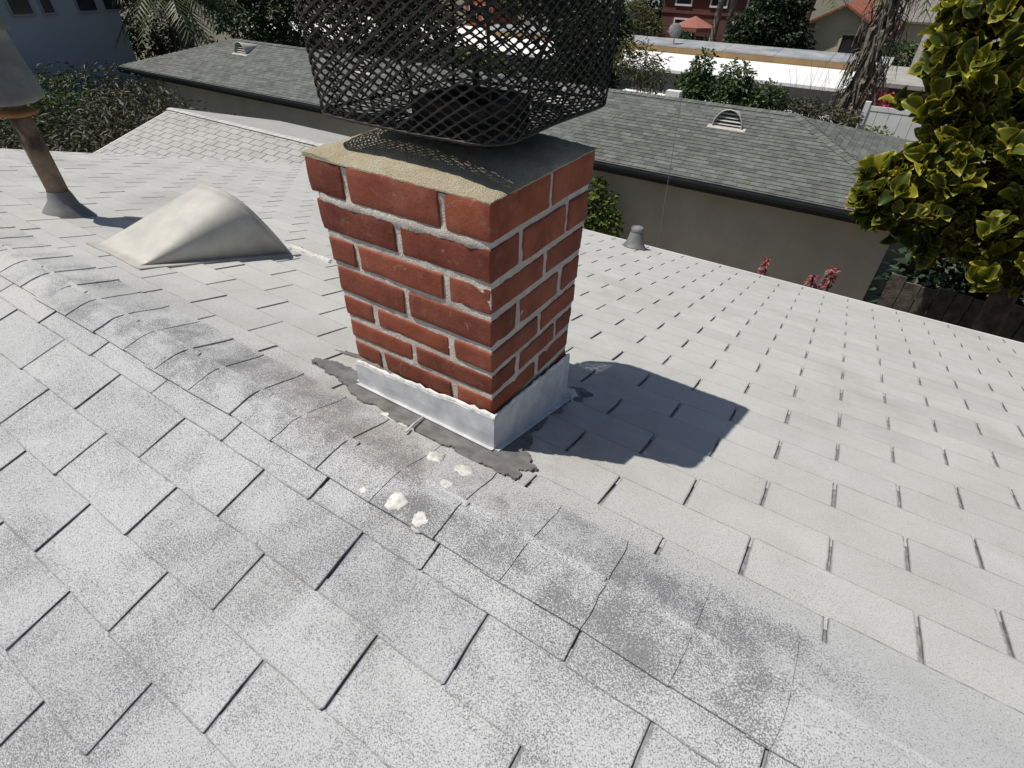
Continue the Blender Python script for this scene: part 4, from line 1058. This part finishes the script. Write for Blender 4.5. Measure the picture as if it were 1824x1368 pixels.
# ------------------------------------------------------------------ houses and trees further off
def gable_house(name, label, x0, x1, y0, y1, zg, ze, zr, wallm, roofm, axis='y', over=.35, cat='house', tiles=0):
    root = empty(name, ((x0 + x1) / 2, (y0 + y1) / 2, zg), label, cat); mb = MB(); mb.box(x0, x1, y0, y1, zg, ze)
    if axis == 'y':
        xm = (x0 + x1) / 2
        for y in (y0, y1): mb.quad((x0, y, ze), (x1, y, ze), (xm, y, zr - .05))
        mb.build('wall', wallm, root); sl = (zr - ze) / ((x1 - x0) / 2)
        mb = MB()
        for sg in (-1, 1):
            xe = (x0 - over) if sg < 0 else (x1 + over); zz = ze - sl * over
            n = max(1, tiles)
            for i in range(n):
                a, b_ = y0 - over + (y1 - y0 + 2 * over) * i / n, y0 - over + (y1 - y0 + 2 * over) * (i + (.93 if tiles else 1)) / n
                q = [(xm, a, zr + .02), (xm, b_, zr + .02), (xe, b_, zz), (xe, a, zz)]; lo = [(p[0], p[1], p[2] - .12) for p in q]
                mb.quad(*q); mb.quad(*lo)
                for k in range(4): mb.quad(q[k], q[(k + 1) % 4], lo[(k + 1) % 4], lo[k])
        mb.build('roof', roofm, root)
    else:
        ym = (y0 + y1) / 2
        for x in (x0, x1): mb.quad((x, y0, ze), (x, y1, ze), (x, ym, zr - .05))
        mb.build('wall', wallm, root); sl = (zr - ze) / ((y1 - y0) / 2); mb = MB()
        for sg in (-1, 1):
            ye = (y0 - over) if sg < 0 else (y1 + over); zz = ze - sl * over; n = max(1, tiles)
            for i in range(n):
                a, b_ = x0 - over + (x1 - x0 + 2 * over) * i / n, x0 - over + (x1 - x0 + 2 * over) * (i + (.9 if tiles else 1)) / n
                q = [(a, ym, zr + .02), (b_, ym, zr + .02), (b_, ye, zz), (a, ye, zz)]; lo = [(p[0], p[1], p[2] - .12) for p in q]
                mb.quad(*q); mb.quad(*lo)
                for k in range(4): mb.quad(q[k], q[(k + 1) % 4], lo[(k + 1) % 4], lo[k])
        mb.build('roof', roofm, root)
    return root
def win(root, x0, x1, y, z0, z1, fr=.12, trim=None):
    mb = MB()
    for a in ((x0 - fr, x1 + fr, z1, z1 + fr), (x0 - fr, x1 + fr, z0 - fr, z0), (x0 - fr, x0, z0, z1), (x1, x1 + fr, z0, z1)): mb.box(a[0], a[1], y - .08, y + .0, a[2], a[3])
    w = mb.build('window', trim or M['white'], root); mb = MB(); mb.box(x0, x1, y - .03, y - .005, z0, z1); mb.build('pane', M['glass'], w)
th = gable_house('house', 'cream house with terracotta tiled gable behind the shaggy palm', -6.2, -1.2, 42, 52, -6.4, -2.35, -1.05, M['cream'], M['tile'], 'y', .45, tiles=22)
win(th, -3.4, -1.75, 42, -3.55, -2.55, .14, M['cream'])
mb = MB(); mb.box(-2.6, -1.7, 46, 47, -1.9, .3); mb.build('chimney', M['cream'], th)
th2 = gable_house('house', 'cream house with brown tile roof far back at upper right', -2, 9, 58, 66, -6.6, -2.4, -.4, M['cream'], M['wood_grey'], 'x', .5, tiles=30)
rb = gable_house('house', 'rust red two storey house behind the two thin palms', -17.4, -9.2, 49, 57, -6.6, -.4, 1.2, M['redwall'], M['tile'], 'x', .4)
for x_ in (-16.3, -13.6, -10.9): win(rb, x_, x_ + 1.1, 49, -1.9, -.9)
for x_ in (-16.2, -12.0): win(rb, x_, x_ + 1.5, 49, -4.4, -2.9, .1)
mb = MB(); mb.box(-17.45, -9.15, 48.93, 49.0, -2.5, -2.35); mb.build('band', M['redwall'], rb)
gb = gable_house('house', 'grey gabled house with white trim beyond the dark bush', -25.2, -18.6, 55, 62, -6.6, -3.2, -2.1, M['slate'], M['grey_metal'], 'y', .5)
win(gb, -23.0, -21.6, 55, -4.6, -3.7)
for sx in (-1, 1):
    mb = MB(); a, b_ = V3((-21.9, 54.45, -2.03)), V3((-21.9 + sx * 3.8, 54.45, -3.37)); mb.quad(a, b_, b_ + V3((0, 0, .28)), a + V3((0, 0, .28))); o = mb.build('barge_board', M['white'], gb); o.modifiers.new('t', 'SOLIDIFY').thickness = .08
# white flat roofs seen through the cage
f2 = empty('flat_building', (-21, 30, -5.5), 'white roofed building seen through the middle of the cage', 'building')
mb = MB(); mb.box(-40, -23.2, 27, 38, -6, -3.6); mb.build('wall', M['concrete'], f2)
mb = MB(); mb.box(-40.2, -23.0, 26.8, 38.2, -3.6, -3.4); mb.build('roof', M['white_roof'], f2)
for i in range(5):
    mb = MB(); mb.box(-38.5 + i * 3.1, -37 + i * 3.1, 26.93, 27, -5, -4); mb.build('window', M['glass'], f2)
tow = gable_house('house', 'tall narrow terracotta coloured block seen through the cage', -34.6, -31.6, 46, 50, -6.4, -1.9, -1.2, basic('terracotta stucco', (.42, .14, .07), .9, var=.1), M['tile'], 'y', .2)
for x_ in (-34.1, -32.7): win(tow, x_, x_ + .7, 46, -3.6, -2.7, .08)
for i in range(4):
    pass
plant('bush', 'dark green bush by the grey ridge in the middle of the cage', 'bush', (-14.6, 19.5, -4.8), [(-14.6, 19.5, -2.9, 1.5, 1.0, .9), (-13.3, 19.5, -3.0, 1.2, .9, .7)], 3000, .2, .45, 'leaf_mid', 61)
# canopy umbrella
um = empty('umbrella', (-14.2, 47.6, -6.4), 'coral red garden umbrella in front of the rust red house', 'umbrella'); mb = MB(); ring = [(-14.2 + 1.55 * math.cos(k / 8 * 6.283 + .39), 47.6 + 1.3 * math.sin(k / 8 * 6.283 + .39), -3.15) for k in range(8)]
mb.grid([[(p[0], p[1], p[2] - .28) for p in ring], ring, [(-14.2, 47.6, -2.5)] * 8], closed=True); mb.build('canopy', M['cloth_red'], um)
MB().tube([(-14.2, 47.6, -6.4), (-14.2, 47.6, -2.5)], .04, 8).build('pole', M['wood'], um)
GT = 'trees in the gardens beyond'
plant('tree', 'dense dark round tree behind the grey coping', 'tree', (-6.9, 38.5, -6.0), [(-7.2, 38.5, -2.2, 1.7, 1.5, 1.5), (-6.0, 38.2, -2.6, 1.3, 1.2, 1.3), (-8.1, 38.6, -3.0, 1.2, 1.2, 1.0), (-6.6, 38.5, -.9, 1.4, 1.3, 1.2), (-5.2, 38.3, -3.2, .8, .8, .7)], 9000, .26, .5, 'leaf_dark', 31, GT, trunk=.15)
plant('tree', 'olive feathery tree left of the coral umbrella', 'tree', (-17.2, 44, -6.2), [(-17.4, 44, -3.0, 1.5, 1.3, 1.4), (-16.3, 44, -3.5, 1.2, 1.2, 1.0), (-18.8, 44, -3.6, 1.2, 1.2, 1.0)], 4500, .26, .3, 'leaf_olive', 32, GT, trunk=.1)
plant('tree', 'deep green tree at the top edge left of the rust red house', 'tree', (-19.0, 52, -6.4), [(-18.6, 52, -1.8, 1.9, 1.5, 1.8), (-17.2, 52, -2.4, 1.2, 1.2, 1.2), (-18.8, 52, .6, 2.0, 1.6, 1.6)], 4500, .32, .5, 'leaf_dark', 33, GT, trunk=.15)
for i, (x_, y_, z_, r_) in enumerate([(-13.0, 42, -4.1, 1.1), (-11.2, 41, -4.2, 1.1), (-9.9, 40.2, -4.4, .9)]):
    plant('bush', ('left', 'middle', 'right')[i] + ' one of three dark bushes along the grey coping', 'bush', (x_, y_, -6.2), [(x_, y_, z_, r_, r_, r_ * .9), (x_ + .6, y_, z_ - .3, r_ * .8, r_, r_ * .7)], 2400, .24, .4, 'leaf_dark', 40 + i, 'bushes along the coping', trunk=.06)
plant('bush', 'green bush under the window of the cream house', 'bush', (-1.2, 41, -6.2), [(-1.1, 40.6, -3.5, 1.0, .9, .75), (-.2, 40.6, -3.3, .9, .9, .8), (-3.6, 41, -4.2, .8, .7, .6)], 2600, .22, .45, 'leaf_mid', 45, None, trunk=.06)
palm('thin palm trunk in front of the rust red house, left of the pair', (-10.95, 40.3, -6.2), (-10.35, 40.3, 1.2), .22, .17, 26, 2.4, 51, 'pair of thin palms')
palm('pale palm trunk beside the dense dark tree, right of the pair', (-9.82, 40.0, -6.2), (-9.6, 40.0, 1.6), .20, .16, 26, 2.4, 52, 'pair of thin palms')
palm('shaggy grey palm with dead fronds hanging around its trunk', (-.42, 19.3, -4.8), (-.40, 19.3, 1.6), .17, .20, 24, 1.9, 53, skirt=520)
# palm fronds hanging into the top edge
palm('palm hanging its fronds over the dense dark tree', (-6.3, 45, -6.2), (-6.1, 45, .3), .25, .2, 30, 2.2, 54)
# carport with bougainvillea
cp = empty('carport', (1.0, 26, -5), 'low pale roofed carport behind the white vinyl fence', 'carport')
mb = MB(); mb.box(-.2, 4.5, 24.3, 29, -2.55, -2.42); mb.build('roof', M['concrete'], cp)
for x_ in (.15, 2.2, 4.3):
    mb = MB(); mb.box(x_ - .06, x_ + .06, 24.4, 24.52, -5, -2.55); mb.build('post', M['tan'], cp)
mb = MB(); mb.box(-.2, 4.5, 28.6, 28.9, -5.2, -2.6); mb.build('back_wall', M['wood'], cp)
plant('bougainvillea', 'red bougainvillea along the carport edge', 'bougainvillea', (.4, 24.0, -5), [(.25, 24.0, -2.95, .6, .4, .28), (1.1, 24, -3.05, .55, .4, .3), (-.15, 24.1, -2.9, .3, .3, .25)], 1100, .12, .7, 'petal', 46, trunk=.03)
gh = gable_house('house', 'low grey roofed house at the right behind the carport', 1.0, 9.0, 33, 40, -5.8, -2.9, -1.6, M['cream'], M['wood_grey'], 'x', .4, tiles=18)
plant('bush', 'yellow green bush in front of the white vinyl fence', 'bush', (.55, 16.9, -4.8), [(.45, 16.9, -2.75, .42, .3, .33), (.85, 16.9, -2.9, .35, .3, .3)], 700, .11, .6, 'leaf_lime', 47, trunk=.03)

# ------------------------------------------------------------------ left background
bh = empty('building', (-32, 6, -5), 'large blue grey building in shade at the upper left', 'building')
mb = MB(); mb.box(-38, -27, -1.5, 12.75, -5, 4.5); mb.build('wall', M['blue_wall'], bh)
for y_ in (9.05, 10.05, 11.25, 12.2):
    mb = MB(); mb.box(-27.0, -26.93, y_, y_ + (.75 if y_ > 10.5 or y_ < 9.5 else .45), -1.15, .6); w = mb.build('window', M['grey_metal'], bh)
    mb = MB(); mb.box(-26.93, -26.92, y_ + .06, y_ + (.69 if y_ > 10.5 or y_ < 9.5 else .39), -1.09, .5); mb.build('pane', M['glass'], w)
mb = MB(); mb.box(-38.4, -26.6, -1.9, 13.1, 4.5, 4.7); mb.build('roof', M['concrete'], bh)
palm('drooping palm at the left end of the grey roof', (-24.6, 13.6, -4.8), (-24.2, 13.6, -.3), .2, .22, 40, 2.3, 55, skirt=260)
plant('tree', 'shaded olive tree between the blue grey building and the drooping palm', 'tree', (-29, 15.2, -4.8), [(-29.5, 15.2, -1.6, 1.6, 1.6, 1.6), (-28.0, 14.3, -2.8, 1.4, 1.2, 1.2), (-30.5, 15.3, .2, 1.8, 1.6, 1.6), (-27.2, 15.4, -3.0, 1.4, 1.2, 1.1)], 4500, .26, .3, 'leaf_dry', 38, GT, trunk=.12)
plant('tree', 'deep green tree behind the left end of the grey roof', 'tree', (-27.5, 20.5, -4.8), [(-29, 20.5, -1.3, 2.6, 2, 2.0), (-26.5, 20.5, -1.6, 2.4, 2, 1.7), (-30.5, 20.5, 0, 2.4, 2, 2), (-27.5, 20.5, .8, 2.6, 2, 1.8)], 9000, .30, .4, 'leaf_dark', 34, GT, trunk=.2)
plant('tree', 'dark tree seen through the left of the cage', 'tree', (-21.0, 23, -4.8), [(-23, 23, -1.4, 2.3, 2, 2.0), (-20.2, 23, -2.0, 2.0, 1.8, 1.4), (-24.0, 23, .6, 2.6, 2, 1.8), (-20.5, 23, .2, 2.3, 2, 1.7)], 9000, .30, .45, 'leaf_dark', 35, GT, trunk=.2)
plant('tree', 'tall dark tree behind the middle of the cage', 'tree', (-22.0, 40, -6.0), [(-24.5, 40, -.8, 2.6, 2, 2.0), (-21.4, 40, -.5, 2.4, 2, 2.2), (-18.9, 40, -1.0, 2.2, 2, 1.8), (-22.5, 40, 1.8, 3.4, 2, 2.2)], 9000, .36, .45, 'leaf_dark', 36, GT, trunk=.25)
plant('tree', 'dark tree far behind the left middle of the cage', 'tree', (-34.0, 38, -6.0), [(-38, 40, -1.3, 3.2, 2, 2.6), (-33.5, 42, .5, 3.4, 2, 2.2), (-42, 40, 0, 3.4, 2, 2.6)], 6500, .42, .45, 'leaf_dark', 37, GT, trunk=.25)
for i, (x_, y_, z_, r_, m_) in enumerate([(-15.5, 6.2, -3.1, 1.35, 'leaf_dry'), (-18.2, 8.0, -3.2, 1.6, 'leaf_dry'), (-20.5, 6.0, -2.9, 1.7, 'leaf_mid'), (-17.6, 4.4, -3.1, 1.5, 'leaf_dry'), (-23.0, 9.0, -3.3, 1.7, 'leaf_dry'), (-14.2, 8.4, -3.5, 1.2, 'leaf_dry'), (-20.4, 3.2, -3.0, 1.6, 'leaf_dry'), (-24.0, 6.2, -2.9, 1.6, 'leaf_dark')]):
    plant('bush', ['brushy dull bush nearest the white wing roof', 'brushy bush in the middle of the bank below the grey roof corner', 'greener bush on the bank left of the white wing roof', 'brushy bush at the gable edge near the flue pipe',
          'brushy bush at the foot of the drooping palm', 'low bush against the beige wall left of the white ridge', 'brushy bush at the left picture edge behind the flue pipe', 'dark bush against the blue grey building'][i], 'bush', (x_, y_, -4.4),
          [(x_, y_, z_, r_, r_, r_ * .62), (x_ + r_ * .7, y_ + .3, z_ - .3, r_ * .8, r_ * .7, r_ * .5), (x_ - r_ * .5, y_ - .5, z_ - .25, r_ * .8, r_ * .7, r_ * .5)], 3200, .17, .3, m_, 70 + i, 'bushes on the bank', shell=.6, trunk=.05)
# thin cable dropping in front of the neighbour's wall
cb = empty('cable', (-2.4, 9.4, -2), 'thin pale cable hanging in front of the grey roof and beige wall', 'cable')
MB().tube([(-2.55, 9.6, -.9), (-2.5, 9.6, -2.2), (-2.45, 9.6, -3.6), (-2.42, 9.6, -4.8)], .006, 5).build('wire', M['galv'], cb)
